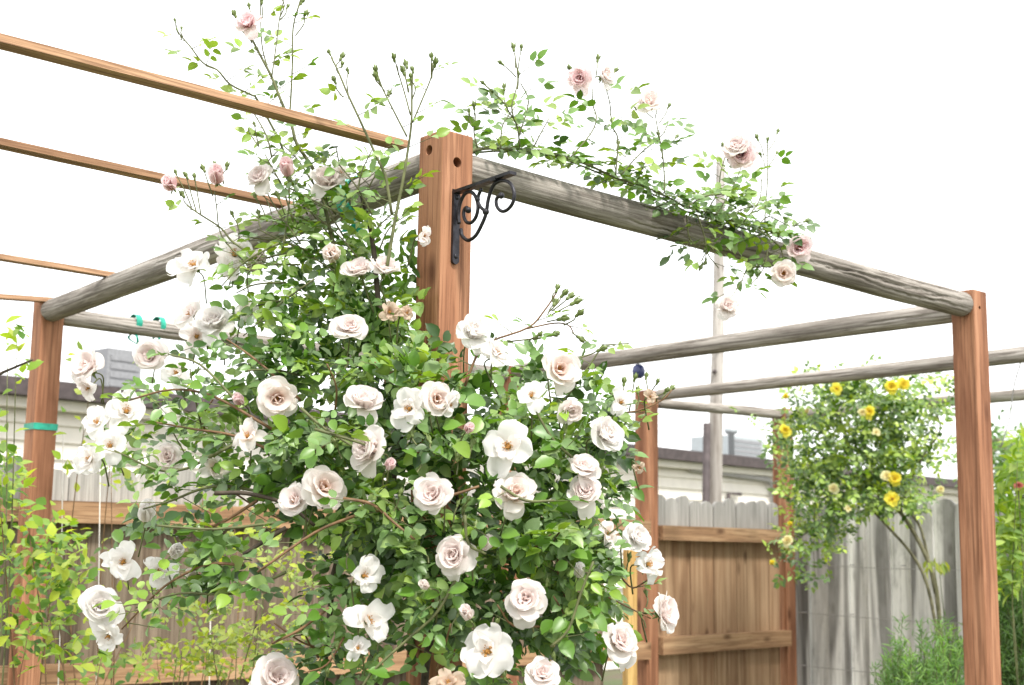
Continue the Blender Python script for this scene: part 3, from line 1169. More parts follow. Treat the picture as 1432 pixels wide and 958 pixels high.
def make_bloom(root, M, diam, kind, mat, seed, split, name='rose_bloom'):
    """M: world matrix, local z = where the flower faces; kinds: full, cup, open, messy, side, half"""
    rr = random.Random(seed)
    J = lambda a_, b_: rr.uniform(a_, b_)
    inner, outs = Bloom(), []
    az0 = J(0, 6.28)
    st = None
    sc = diam * (1.0 if kind in ('full', 'cup', 'open') else .97)
    M = M @ Matrix.Diagonal((1, rr.uniform(.88, 1.0), rr.uniform(.95, 1.15), 1))
    if kind == 'full':
        no, om = 6, 7
        outer = [(J(.40, .56), J(.27, .38), .03, J(34, 62), J(-55, 24), J(.45, 1.0), az0 + 2 * PI * i / no + J(-.3, .3), .0, J(.02, .06), J(-.08, .08)) for i in range(no)]
        for i in range(om):
            inner.petal(J(.40, .45), J(.27, .33), .03, J(66, 78), J(8, 46), J(.30, .46), az0 + .5 + 2 * PI * i / om + J(-.3, .3), .25, .035, J(-.1, .1), rr=rr)
        for i in range(5):
            inner.petal(J(.32, .37), J(.2, .25), .03, J(80, 88), J(42, 70), J(.17, .25), az0 + 1 + 2 * PI * i / 5 + J(-.35, .35), .55, .025, J(-.15, .15), rr=rr)
        for i in range(5):
            inner.petal(J(.27, .33), J(.13, .18), .02 + .008 * i, 93, J(78, 90), J(.07, .11), az0 + 2.1 * i, .85, .01, .2, rr=rr)
    elif kind == 'cup':
        no = 7
        outer = [(J(.41, .55), J(.27, .37), .03, J(32, 58), J(-45, 26), J(.42, .9), az0 + 2 * PI * i / no + J(-.3, .3), .0, J(.025, .06), J(-.08, .08)) for i in range(no)]
        for i in range(6):
            inner.petal(J(.40, .46), J(.27, .33), .04, J(55, 70), J(28, 48), J(.34, .46), az0 + .5 + 2 * PI * i / 6 + J(-.2, .2), .2, .025, rr=rr)
        for i in range(4):
            inner.petal(J(.26, .32), J(.14, .19), .05, J(75, 88), J(60, 95), J(.14, .2), az0 + 1 + 2 * PI * i / 4 + J(-.4, .4), .75, .03, J(-.2, .2), rr=rr)
        st = stamens(26, .16, .10, rr)
    elif kind == 'open':
        no = 4 if rr.random() < .35 else 5
        outer = [(J(.42, .56), J(.25, .35), .03, J(18, 46), J(-40, 22), J(.35, .8), az0 + 2 * PI * i / no + J(-.26, .26), .0, J(.04, .09), J(-.12, .12)) for i in range(no)]
        for i in range(3):
            inner.petal(J(.25, .36), J(.13, .2), .04, J(45, 70), J(20, 60), J(.22, .36), az0 + .6 + 2 * PI * i / 3 + J(-.5, .5), .2, .04, J(-.2, .2), rr=rr)
        st = stamens(30, .15, .11, rr)
    elif kind == 'messy':
        no = 5
        outer = [(J(.4, .58), J(.2, .3), .03, J(10, 50), J(-70, 20), J(.22, .5), az0 + 2 * PI * i / no + J(-.5, .5), .0, .08, J(-.3, .3)) for i in range(no)]
        for i in range(3):
            inner.petal(J(.25, .4), J(.14, .22), .04, J(20, 80), J(-20, 70), J(.15, .3), az0 + 2 * PI * i / 3 + J(-.5, .5), .2, .06, J(-.3, .3), rr=rr)
        st = stamens(22, .14, .09, rr)
    else:                                                       # half opened bud
        no = 4
        outer = [(J(.62, .72), J(.32, .38), .05, J(88, 96), J(52, 74), J(.3, .36), az0 + 2 * PI * i / no + J(-.2, .2), .1, .02, 0) for i in range(no)]
        for i in range(4):
            inner.petal(J(.6, .68), J(.25, .3), .04, 95, J(78, 92), J(.2, .26), az0 + .7 + 2 * PI * i / 4, .5, .01, .1, rr=rr)
        for i in range(3):
            inner.petal(J(.58, .66), J(.15, .2), .03, 96, 90, J(.1, .14), az0 + 2.1 * i, .8, .01, .1, rr=rr)
    if kind in ('full', 'cup', 'open') and rr.random() < .65:
        # one outer petal has dropped: the lowest one
        zl = M.to_3x3().inverted() @ Vector((0, 0, -1))
        az_d = math.atan2(zl.y, zl.x) + J(-.5, .5)
        k_ = min(range(len(outer)), key=lambda q: abs((outer[q][6] - az_d + PI) % (2 * PI) - PI))
        o_ = list(outer[k_])
        o_[0], o_[1], o_[3], o_[4], o_[6] = J(.54, .64), J(.24, .30), J(20, 35), J(-75, -35), az_d
        outer[k_] = tuple(o_)
    M = M @ Matrix.Diagonal((sc, sc, sc, 1))
    if not split:
        for o in outer:
            inner.petal(*o[:7], o[7], o[8], o[9], rr=rr)
        b = link(name, inner.mesh(name, mat), root, None, M)
    else:
        b = link(name, inner.mesh(name, mat), root, None, M)
        for o in outer:
            one = Bloom()
            one.petal(*o[:7], o[7], o[8], o[9], rr=rr, z0=-.012)
            link('petal', one.mesh('petal', mat), b, None, M)
    if st is not None:
        link('stamens', mesh_from(st.v, st.f, True), b, M_STAMEN, M)
    cm = calyx_mesh(rr)
    link('calyx', mesh_from(cm.v, cm.f, True), b, M_BUD, M)
    return b


BUDS = []
for s_ in range(4):
    cm = calyx_mesh(random.Random(s_), True)
    BUDS.append(mesh_from(cm.v, cm.f, True, 'rose_bud'))
    BUDS[-1].materials.append(M_BUD)


def bud(root, p, d, size):
    link('rose_bud', BUDS[rnd.randrange(4)], root, None, frame(Vector((rnd.gauss(0, 1), rnd.gauss(0, 1), .1)), d, p) @ Matrix.Diagonal((size, size, size, 1)))


TOCAM = -FW


def facing(p, fx, fz, fy=1.0):
    t = (EYE - Vector(p)).normalized()
    return (t * fy + RT * fx + UP * fz).normalized()


# ------------------------------------------------------------------ the climbing rose
rose = empty('climbing_rose', (P0.x - .12, P0.y - .16, 0), 'blush white climbing rose in full bloom sprawling over the near pergola post', 'rose bush')
LV = Leaves()
canes, stems, reds = MB(), MB(), MB()

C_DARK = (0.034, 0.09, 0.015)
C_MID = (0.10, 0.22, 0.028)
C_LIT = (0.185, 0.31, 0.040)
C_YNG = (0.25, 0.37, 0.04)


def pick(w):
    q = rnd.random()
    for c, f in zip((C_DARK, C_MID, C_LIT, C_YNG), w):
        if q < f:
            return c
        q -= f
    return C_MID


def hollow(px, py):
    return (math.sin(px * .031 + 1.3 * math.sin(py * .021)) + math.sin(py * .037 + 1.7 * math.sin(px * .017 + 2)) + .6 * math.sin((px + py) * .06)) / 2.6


def dfront(px, py):
    d = 2.60 + .34 * min(1.3, ((px - 620) / 360) ** 2)
    k = max(0, min(1, (600 - py) / 220))
    return d + .27 * k * (1 if px < 700 else .6)


BLOBS = [  # px, py, rx, ry, weight
    (520, 400, 62, 70, 1.0), (425, 400, 55, 50, .22), (440, 470, 105, 55, .75), (320, 540, 95, 70, .36),
    (490, 560, 135, 90, 1.45), (640, 570, 140, 75, 1.35), (755, 575, 90, 70, .65), (600, 670, 210, 85, 2.1),
    (775, 690, 85, 85, 1.0), (390, 650, 105, 55, .55), (250, 610, 85, 60, .22), (690, 790, 140, 85, 1.6),
    (560, 800, 100, 75, .8), (795, 830, 50, 85, .5), (690, 890, 115, 65, .7), (480, 910, 70, 55, .35),
    (320, 795, 60, 35, .22), (250, 735, 100, 35, .12), (530, 730, 85, 55, .6), (825, 600, 35, 45, .12), (555, 470, 55, 45, .55),
]
# px, py, diameter in px of the large blooms: leaves keep mostly clear of them
CLEAR = [(388, 557, 62), (454, 681, 64), (412, 698, 52), (516, 628, 66), (509, 560, 60), (489, 459, 54), (502, 376, 52), (538, 374, 46), (570, 571, 56), (611, 558, 52), (632, 566, 40), (662, 464, 58), (697, 492, 44), (783, 517, 60),
         (797, 574, 48), (743, 550, 46), (709, 623, 74), (606, 692, 64), (720, 688, 64), (635, 776, 64), (735, 838, 66), (680, 910, 74), (758, 942, 56), (868, 897, 64), (932, 856, 56), (911, 788, 52), (890, 751, 46), (817, 654, 52), (818, 688, 56), (848, 606, 60),
         (518, 866, 72), (512, 803, 54), (386, 948, 76), (140, 848, 64), (171, 785, 54), (224, 799, 52), (235, 640, 48), (345, 606, 54), (300, 450, 62), (264, 436, 52), (121, 512, 58), (210, 497, 54), (177, 572, 60), (122, 642, 54), (153, 622, 48), (243, 580, 44), (205, 718, 36), (134, 588, 46), (268, 366, 62), (328, 352, 60), (458, 253, 54), (357, 368, 38), (464, 356, 38), (545, 436, 42), (653, 858, 28), (679, 761, 26)]
NLEAF = 2900
tw = sum(b[4] for b in BLOBS)
for (bx, by, brx, bry, bw) in BLOBS:
    for i in range(int(NLEAF * bw / tw)):
        an, q = rnd.uniform(0, 2 * PI), math.sqrt(rnd.random())
        px, py = bx + brx * q * math.cos(an), by + bry * q * math.sin(an)
        hw_ = hollow(px, py)
        dp = rnd.expovariate(1 / (.085 if rnd.random() < .5 else .30)) + max(0, hw_) * .16
        if dp > .6 or (hw_ > .45 and rnd.random() < .35):
            continue
        y = dfront(px, py) + dp
        if 572 < px < 668 and py < 475 and y < 3.06:
            continue
        if 590 < px < 645 and py > 870 and y < 2.93:
            continue
        out = Vector(((px - 600) / 350 + rnd.gauss(0, .5), -.55 + rnd.gauss(0, .5), (650 - py) / 700 + rnd.gauss(0, .5) - .1))
        L_ = rnd.uniform(.027, .040)
        p = W(px, py, y)
        # the leaf spreads forward and out of its base: look where its middle falls
        mid = p + out.normalized() * L_ * 1.6 - EYE
        mz = mid.dot(FW)
        mx, my = CX + F_PX * mid.dot(RT) / mz, CY - F_PX * mid.dot(UP) / mz
        if rnd.random() > .04 and any((mx - cx_) ** 2 + (my - cy_) ** 2 < (cd * .5 + 26) ** 2 and mid.y < dfront(cx_, cy_) + .06 for cx_, cy_, cd in CLEAR):
            if rnd.random() < .45:
                continue
            p = p + ray(px, py) * .16
        n = Vector((rnd.gauss(0, .45), -.55 + rnd.gauss(0, .45), .85 + rnd.gauss(0, .35)))
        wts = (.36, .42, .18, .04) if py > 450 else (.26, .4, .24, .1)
        if hw_ < -.25:  # shading put into leaf colour: bulging clumps lighter, hollows keep the darker mix
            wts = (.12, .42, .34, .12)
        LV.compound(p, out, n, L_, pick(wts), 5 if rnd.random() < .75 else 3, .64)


# broad single leaves held out in front
for k in range(170):
    bx, by, brx, bry, bw = rnd.choice(BLOBS[4:18])
    px, py = bx + rnd.uniform(-.95, .95) * brx, by + rnd.uniform(-.95, .95) * bry
    if any((px - cx_) ** 2 + (py - cy_) ** 2 < (cd * .5 + 12) ** 2 for cx_, cy_, cd in CLEAR) or (560 < px < 680 and py < 490) or hollow(px, py) > .5:
        continue
    p = W(px, py, dfront(px, py) - rnd.uniform(.0, .05))
    LV.add(p, (rnd.gauss(0, .8), -.35 + rnd.gauss(0, .3), rnd.gauss(-.25, .5)), (rnd.gauss(0, .35), -.75, .7 + rnd.gauss(0, .3)), rnd.uniform(.036, .050), rnd.uniform(.64, .78), [v * rnd.uniform(.85, 1.2) for v in rnd.choice((C_MID, C_MID, C_LIT, (.12, .22, .06)))])


def shoot(pts, y, r0=.0026, r1=.0014, every=.05, size=.030, wts=(.05, .2, .45, .3), start=.15, end=.9, mb=None, plane=None, k=3):
    """a shoot through pixels; y one depth, or (first, last)"""
    if plane is not None:
        P = [onplane(a_, b_, plane[0], plane[1]) for a_, b_ in pts]
    else:
        y0, y1 = (y, y) if not isinstance(y, tuple) else y
        P = [W(a_, b_, y0 + (y1 - y0) * i / max(1, len(pts) - 1)) for i, (a_, b_) in enumerate(pts)]
    P = smooth_path(P, 4)
    (mb or stems).tube(P, r0 * 1.2, r1 * 1.35, 6)
    L = sum((P[i + 1] - P[i]).length for i in range(len(P) - 1))
    if every:
        acc, nxt, sd = 0, start * L, rnd.choice((-1, 1))
        for i in range(len(P) - 1):
            seg = P[i + 1] - P[i]
            while acc + seg.length >= nxt and nxt < end * L:
                q = P[i] + seg * ((nxt - acc) / seg.length)
                t = seg.normalized()
                an = rnd.uniform(-.7, .7)
                side = (RT * math.cos(an) * sd + TOCAM * math.sin(an) + UP * .15)
                d = (side + t * .5 + Vector((0, 0, rnd.uniform(-.35, .25)))).normalized()
                st_ = LV.compound(q, d, Vector((rnd.gauss(0, .4), -.5 + rnd.gauss(0, .4), .8)), size * 1.22 * rnd.uniform(.8, 1.15), pick(wts), k if rnd.random() < .6 else 5, .64)
                stems.tube(st_, .0012, .0008, 3, False)
                sd = -sd
                nxt += every * rnd.uniform(.7, 1.3)
            acc += seg.length
    return P


def buds(lst, y, size=.017, plane=None):
    """(px, py, from px, from py): bud with its stalk"""
    for (bx, by, fx, fy) in lst:
        if plane is not None:
            p, q = onplane(bx, by, plane[0], plane[1]), onplane(fx, fy, plane[0], plane[1])
        else:
            p, q = W(bx, by, y), W(fx, fy, y)
        p = p + Vector((0, rnd.uniform(-.02, .02), 0))
        d = (p - q)
        s_ = size * rnd.uniform(.75, 1.15)
        dn = d.normalized()
        bend = Vector((rnd.gauss(0, .004), rnd.gauss(0, .004), 0))
        stems.tube(smooth_path([q, q.lerp(p, .5) + bend, p - dn * s_ * .4], 3), .0017, .0013, 5, False)
        bud(rose, p, dn + Vector((rnd.gauss(0, .12), rnd.gauss(0, .12), 0)), s_)


YL = 3.0
# upper left sprays, against the sky
shoot([(470, 360), (452, 280), (440, 240), (415, 201), (408, 176), (393, 141), (380, 108), (367, 83), (350, 50), (346, 40)], 3.0, .0042, .0018, .03, .026)
shoot([(404, 165), (406, 148), (409, 88), (410, 38), (420, 0), (424, -20)], 3.0, .0022, .0012, .07, .024, end=.8)
shoot([(374, 95), (366, 60), (364, 0), (362, -15)], 3.0, .0016, .001, .12, .018)
shoot([(380, 108), (386, 65), (391, 25), (398, -5)], 2.98, .0016, .001, .05, .024)
buds([(427, 18, 413, 50), (401, 7, 391, 28), (348, 8, 356, 40), (329, 22, 352, 58), (422, 2, 415, 20), (394, -3, 391, 25), (367, 3, 366, 30), (336, 30, 352, 60)], 3.0)
buds([(347, 180, 362, 205), (358, 178, 362, 205)], 3.0, .013)
shoot([(405, 240), (392, 200), (360, 140), (352, 133), (322, 118), (304, 98), (284, 88), (266, 65), (249, 45), (246, 34)], (3.05, 3.0), .0026, .0011, .030, .024, wts=(0, .1, .5, .4))
buds([(246, 31, 250, 48), (248, 42, 254, 55), (254, 40, 256, 52)], 3.0, .009)
shoot([(548, 300), (540, 250), (536, 239), (516, 196), (501, 163), (486, 131), (473, 100), (463, 80)], 2.84, .0030, .0014, .055, .027, start=.1, end=.75)
buds([(461, 75, 466, 88), (477, 78, 473, 103), (469, 116, 480, 136), (487, 101, 487, 131), (479, 92, 475, 104)], 2.86)
shoot([(540, 380), (552, 310), (562, 260), (568, 225), (575, 176), (576, 130), (577, 104)], 2.82, .0036, .0014, .05, .026, end=.7)
shoot([(569, 191), (551, 156), (536, 126), (528, 104)], 2.82, .0018, .0012, .06, .018)
shoot([(574, 161), (566, 131), (554, 92)], 2.82, .0016, .0011, .0, .018)
shoot([(577, 171), (591, 138), (603, 108), (605, 88)], 2.82, .0018, .0012, .05, .018)
buds([(552, 86, 557, 105), (567, 86, 572, 128), (526, 99, 534, 122), (604, 83, 603, 106), (577, 98, 576, 128), (575, 111, 576, 140), (527, 110, 538, 128), (609, 92, 604, 110), (564, 101, 571, 130), (543, 127, 541, 137)], 2.82, .018)
# bud clusters at the left beam
shoot([(345, 352), (323, 336), (309, 319), (280, 300), (261, 287)], 2.95, .0022, .0013, .06, .022)
buds([(246, 242, 268, 290), (261, 247, 275, 297), (274, 250, 281, 300), (286, 238, 298, 275), (301, 231, 312, 255), (316, 231, 313, 258), (253, 270, 266, 290)], 2.95, .017)
buds([(383, 242, 396, 272), (415, 254, 412, 290), (406, 256, 405, 285), (366, 268, 380, 300), (390, 276, 398, 300), (358, 277, 372, 305), (325, 300, 335, 325), (360, 296, 365, 320)], 2.95, .016)
shoot([(395, 350), (404, 289), (405, 250)], 2.95, .0016, .001, .05, .022)
shoot([(420, 340), (385, 290), (370, 262)], 2.95, .0018, .001, .03, .024)
shoot([(345, 370), (310, 330), (303, 290), (300, 268)], 2.95, .0016, .001, .05, .018)
for (x0, y0, x1, y1) in ((470, 340, 420, 270), (480, 330, 455, 270), (440, 330, 385, 310), (420, 370, 350, 360), (400, 395, 330, 410),
                         (470, 300, 430, 225), (430, 300, 400, 215), (520, 330, 560, 290), (500, 300, 545, 215), (400, 330, 340, 330), (360, 260, 400, 200), (440, 260, 380, 190), (480, 270, 470, 205), (380, 220, 350, 150), (420, 350, 330, 385), (400, 420, 320, 440),
                         (500, 360, 440, 300), (480, 300, 400, 260), (450, 310, 360, 300), (520, 300, 470, 225), (430, 350, 360, 320), (470, 380, 400, 330), (530, 350, 570, 300), (410, 310, 370, 215), (450, 340, 410, 300), (500, 270, 520, 210), (390, 340, 310, 400), (440, 390, 340, 470)):
    shoot([(x0, y0), ((x0 + x1) / 2 + rnd.uniform(-8, 8), (y0 + y1) / 2 + rnd.uniform(-8, 8)), (x1, y1)], rnd.uniform(2.85, 3.1), .002, .001, .026, .026, wts=(.05, .25, .45, .25))

# cane along the right beam
BPL = (P0 - VD * .03, VD)


def bshoot(pts, off=0.0, **kw):
    return shoot(pts, None, plane=(BPL[0] + VD * off, VD), **kw)


bshoot([(655, 214), (668, 209), (701, 207), (737, 210), (783, 218), (823, 231), (864, 250), (899, 260), (938, 278), (963, 291), (1001, 300), (1035, 313), (1079, 325), (1110, 345)], r0=.0034, r1=.0015, every=.018, size=.029, wts=(.12, .33, .4, .15), start=.03, end=.99, k=5)
bshoot([(661, 214), (701, 211), (737, 214), (783, 221), (823, 236), (864, 253), (899, 265), (938, 284), (963, 297), (1001, 308), (1035, 318), (1079, 331)], .05, r0=.002, r1=.002, every=.026, size=.029, wts=(.15, .4, .35, .1), start=.02, end=.99, k=5)
for pts, ev in (([(727, 205), (723, 176), (712, 157), (704, 143), (678, 119)], .05), ([(718, 165), (716, 146), (724, 113), (720, 75)], .09),
                ([(726, 190), (739, 143), (728, 116)], .05), ([(668, 208), (663, 186), (663, 158)], .04), ([(700, 208), (703, 175), (720, 150)], .025), ([(745, 208), (757, 185), (768, 165)], .025),
                ([(799, 219), (826, 187), (834, 165), (829, 146), (829, 124)], .04), ([(861, 245), (864, 195), (856, 176), (853, 146), (848, 125)], .035),
                ([(868, 245), (895, 215), (925, 190), (935, 170)], .04), ([(929, 270), (929, 247), (926, 210), (921, 188), (916, 159)], .04), ([(890, 256), (905, 225), (925, 235)], .03),
                ([(1001, 300), (1010, 288), (1029, 253), (1036, 235)], .03), ([(1070, 325), (1070, 297), (1073, 257), (1073, 225), (1073, 200)], .05), ([(1060, 315), (1076, 303), (1104, 316), (1125, 313)], .03),
                ([(985, 300), (1003, 270), (1008, 240), (1014, 220)], .03), ([(1040, 310), (1062, 280), (1065, 250)], .035), ([(960, 290), (985, 275), (1015, 272)], .025), ([(1015, 305), (1045, 290), (1080, 285)], .025),
                ([(1090, 355), (1079, 372), (1048, 375), (1035, 397), (1020, 420)], .045), ([(1075, 340), (1068, 375), (1050, 398)], .03),
                ([(975, 300), (985, 330), (990, 355), (1005, 375)], .03), ([(960, 300), (965, 335), (985, 350)], .025), ([(940, 280), (915, 290), (895, 285)], .025), ([(1060, 320), (1090, 345), (1095, 365)], .022), ([(1030, 312), (1000, 330), (985, 345)], .025)):
    bshoot(pts, rnd.uniform(-.06, .03), r0=.0018, r1=.001, every=ev * .75, size=.029, wts=(.12, .36, .38, .14), start=.15)
buds([(676, 115, 690, 128), (705, 121, 708, 150), (718, 67, 721, 95), (729, 70, 724, 100), (701, 88, 722, 108), (725, 108, 724, 125), (663, 151, 663, 175), (656, 157, 661, 178),
      (836, 82, 833, 110), (861, 97, 850, 125), (922, 139, 918, 160), (934, 152, 922, 172), (893, 150, 913, 165), (947, 189, 930, 210), (926, 208, 926, 222), (921, 188, 922, 200), (865, 200, 864, 215), (860, 225, 862, 240),
      (1073, 197, 1073, 215), (1087, 185, 1075, 210), (1087, 213, 1075, 232), (1060, 191, 1068, 218), (1011, 206, 1018, 228), (1064, 216, 1070, 235), (1125, 311, 1110, 316), (1138, 320, 1120, 315), (985, 350, 988, 335), (981, 372, 988, 352), (987, 365, 990, 350), (798, 95, 812, 118), (1048, 375, 1060, 374)], 3.0, .018, plane=BPL)

# spray to the right of the near post
shoot([(650, 540), (668, 495), (687, 477), (739, 458), (763, 432), (779, 408)], 2.72, .0026, .0012, .05, .022, wts=(.1, .4, .4, .1), end=.8, mb=reds)
shoot([(735, 460), (775, 452), (795, 455), (803, 468)], 2.72, .0015, .001, .07, .02, mb=reds)
shoot([(690, 480), (735, 475), (770, 470)], 2.72, .0015, .001, .05, .02)
buds([(779, 404, 772, 422), (788, 412, 768, 436), (804, 424, 772, 440), (786, 447, 765, 450), (809, 441, 788, 455), (774, 468, 745, 475), (812, 472, 800, 465), (753, 470, 740, 477), (776, 421, 766, 440), (797, 413, 772, 435), (840, 490, 812, 500)], 2.72, .021)
shoot([(790, 560), (825, 510), (845, 485), (880, 480)], 2.85, .0018, .001, .03, .022, wts=(0, .2, .5, .3))
shoot([(820, 600), (845, 580), (890, 575), (925, 560), (940, 545)], 2.85, .0022, .0012, .06, .022, mb=reds)
buds([(873, 534, 872, 572), (887, 530, 880, 575), (904, 526, 900, 565), (918, 536, 905, 560), (930, 548, 918, 562), (866, 550, 868, 575), (893, 545, 890, 572), (855, 545, 858, 572), (940, 542, 925, 558)], 2.85, .016)
shoot([(800, 640), (850, 620), (880, 585)], 2.85, .002, .001, .05, .026)
shoot([(850, 780), (880, 820), (900, 815), (918, 800)], 2.8, .0018, .001, .05, .02, mb=reds)
shoot([(840, 830), (880, 850), (910, 865)], 2.8, .0018, .001, .05, .02, mb=reds)

# left side branches
for pts in ([(400, 640), (330, 610), (270, 600), (215, 590)], [(380, 600), (300, 555), (240, 545), (180, 560)], [(420, 560), (360, 505), (310, 470)],
            [(380, 690), (300, 680), (240, 700), (200, 712)], [(340, 790), (290, 790), (230, 820), (170, 880)], [(360, 700), (300, 735), (240, 740)],
            [(330, 560), (280, 510), (235, 495)], [(330, 620), (240, 660), (160, 630)], [(400, 800), (330, 830), (250, 830), (190, 850)]):
    shoot(pts, (2.8, 2.85), .003, .0013, .035, .027, wts=(.2, .4, .3, .1), mb=reds if rnd.random() < .6 else None, end=1.0)
# canes seen in and through the mass
for pts, y, r in (([(505, 720), (470, 790), (462, 850), (455, 958), (470, 1250), (540, 1700)], (2.85, 2.95), .006), ([(300, 690), (345, 690), (400, 705), (440, 735)], 2.75, .004), ([(400, 738), (365, 760), (340, 775)], 2.75, .004),
                  ([(560, 600), (540, 720), (520, 850), (530, 1000), (560, 1500), (580, 1800)], (3.0, 2.95), .009), ([(545, 560), (530, 430), (520, 330), (505, 270)], (3.0, 2.98), .006), ([(620, 600), (640, 760), (600, 900), (590, 1100), (590, 1750)], (2.85, 2.9), .008)):
    shoot(pts, y, r, r * .7, 0, mb=canes)
for pts, y in (([(640, 805), (612, 855), (575, 890), (525, 935), (500, 970)], 2.57), ([(770, 905), (795, 880), (812, 830), (830, 785)], 2.6), ([(480, 697), (520, 705), (550, 730), (580, 755)], 2.56),
               ([(700, 680), (735, 700), (775, 700)], 2.55), ([(440, 600), (490, 615), (520, 625)], 2.56), ([(500, 720), (440, 745), (360, 800)], 2.6), ([(460, 850), (420, 880), (380, 900)], 2.62), ([(800, 640), (770, 610), (742, 560)], 2.65),
               ([(600, 700), (640, 690), (670, 680)], 2.55), ([(650, 720), (655, 760), (680, 775)], 2.54), ([(395, 730), (300, 740), (220, 735)], 2.72), ([(420, 570), (455, 600), (520, 640)], 2.58)):
    shoot(pts, y, .0027, .0018, .09, .026, wts=(.2, .5, .3, 0), mb=reds if rnd.random() < .5 else None)

for k in range(60):
    bx, by, brx, bry, bw = rnd.choice(BLOBS[4:16])
    x_, y_ = bx + rnd.uniform(-.8, .8) * brx, by + rnd.uniform(-.8, .8) * bry
    an = rnd.uniform(-PI, 0) if rnd.random() < .7 else rnd.uniform(0, PI)
    l_ = rnd.uniform(35, 90)
    pts = [(x_, y_), (x_ + math.cos(an) * l_ * .5 + rnd.uniform(-10, 10), y_ + math.sin(an) * l_ * .5 + rnd.uniform(-6, 14)), (x_ + math.cos(an) * l_, y_ + math.sin(an) * l_)]
    if any((p_[0] - cx_) ** 2 + (p_[1] - cy_) ** 2 < (cd * .5) ** 2 for p_ in pts for cx_, cy_, cd in CLEAR) or (570 < pts[2][0] < 668 and pts[2][1] < 480):
        continue
    d_ = dfront(x_, y_)
    shoot(pts, (d_ + .06, d_ - .03), .0021, .0012, .06, .025, wts=(.1, .4, .4, .1), mb=rnd.choice((reds, reds, stems)))

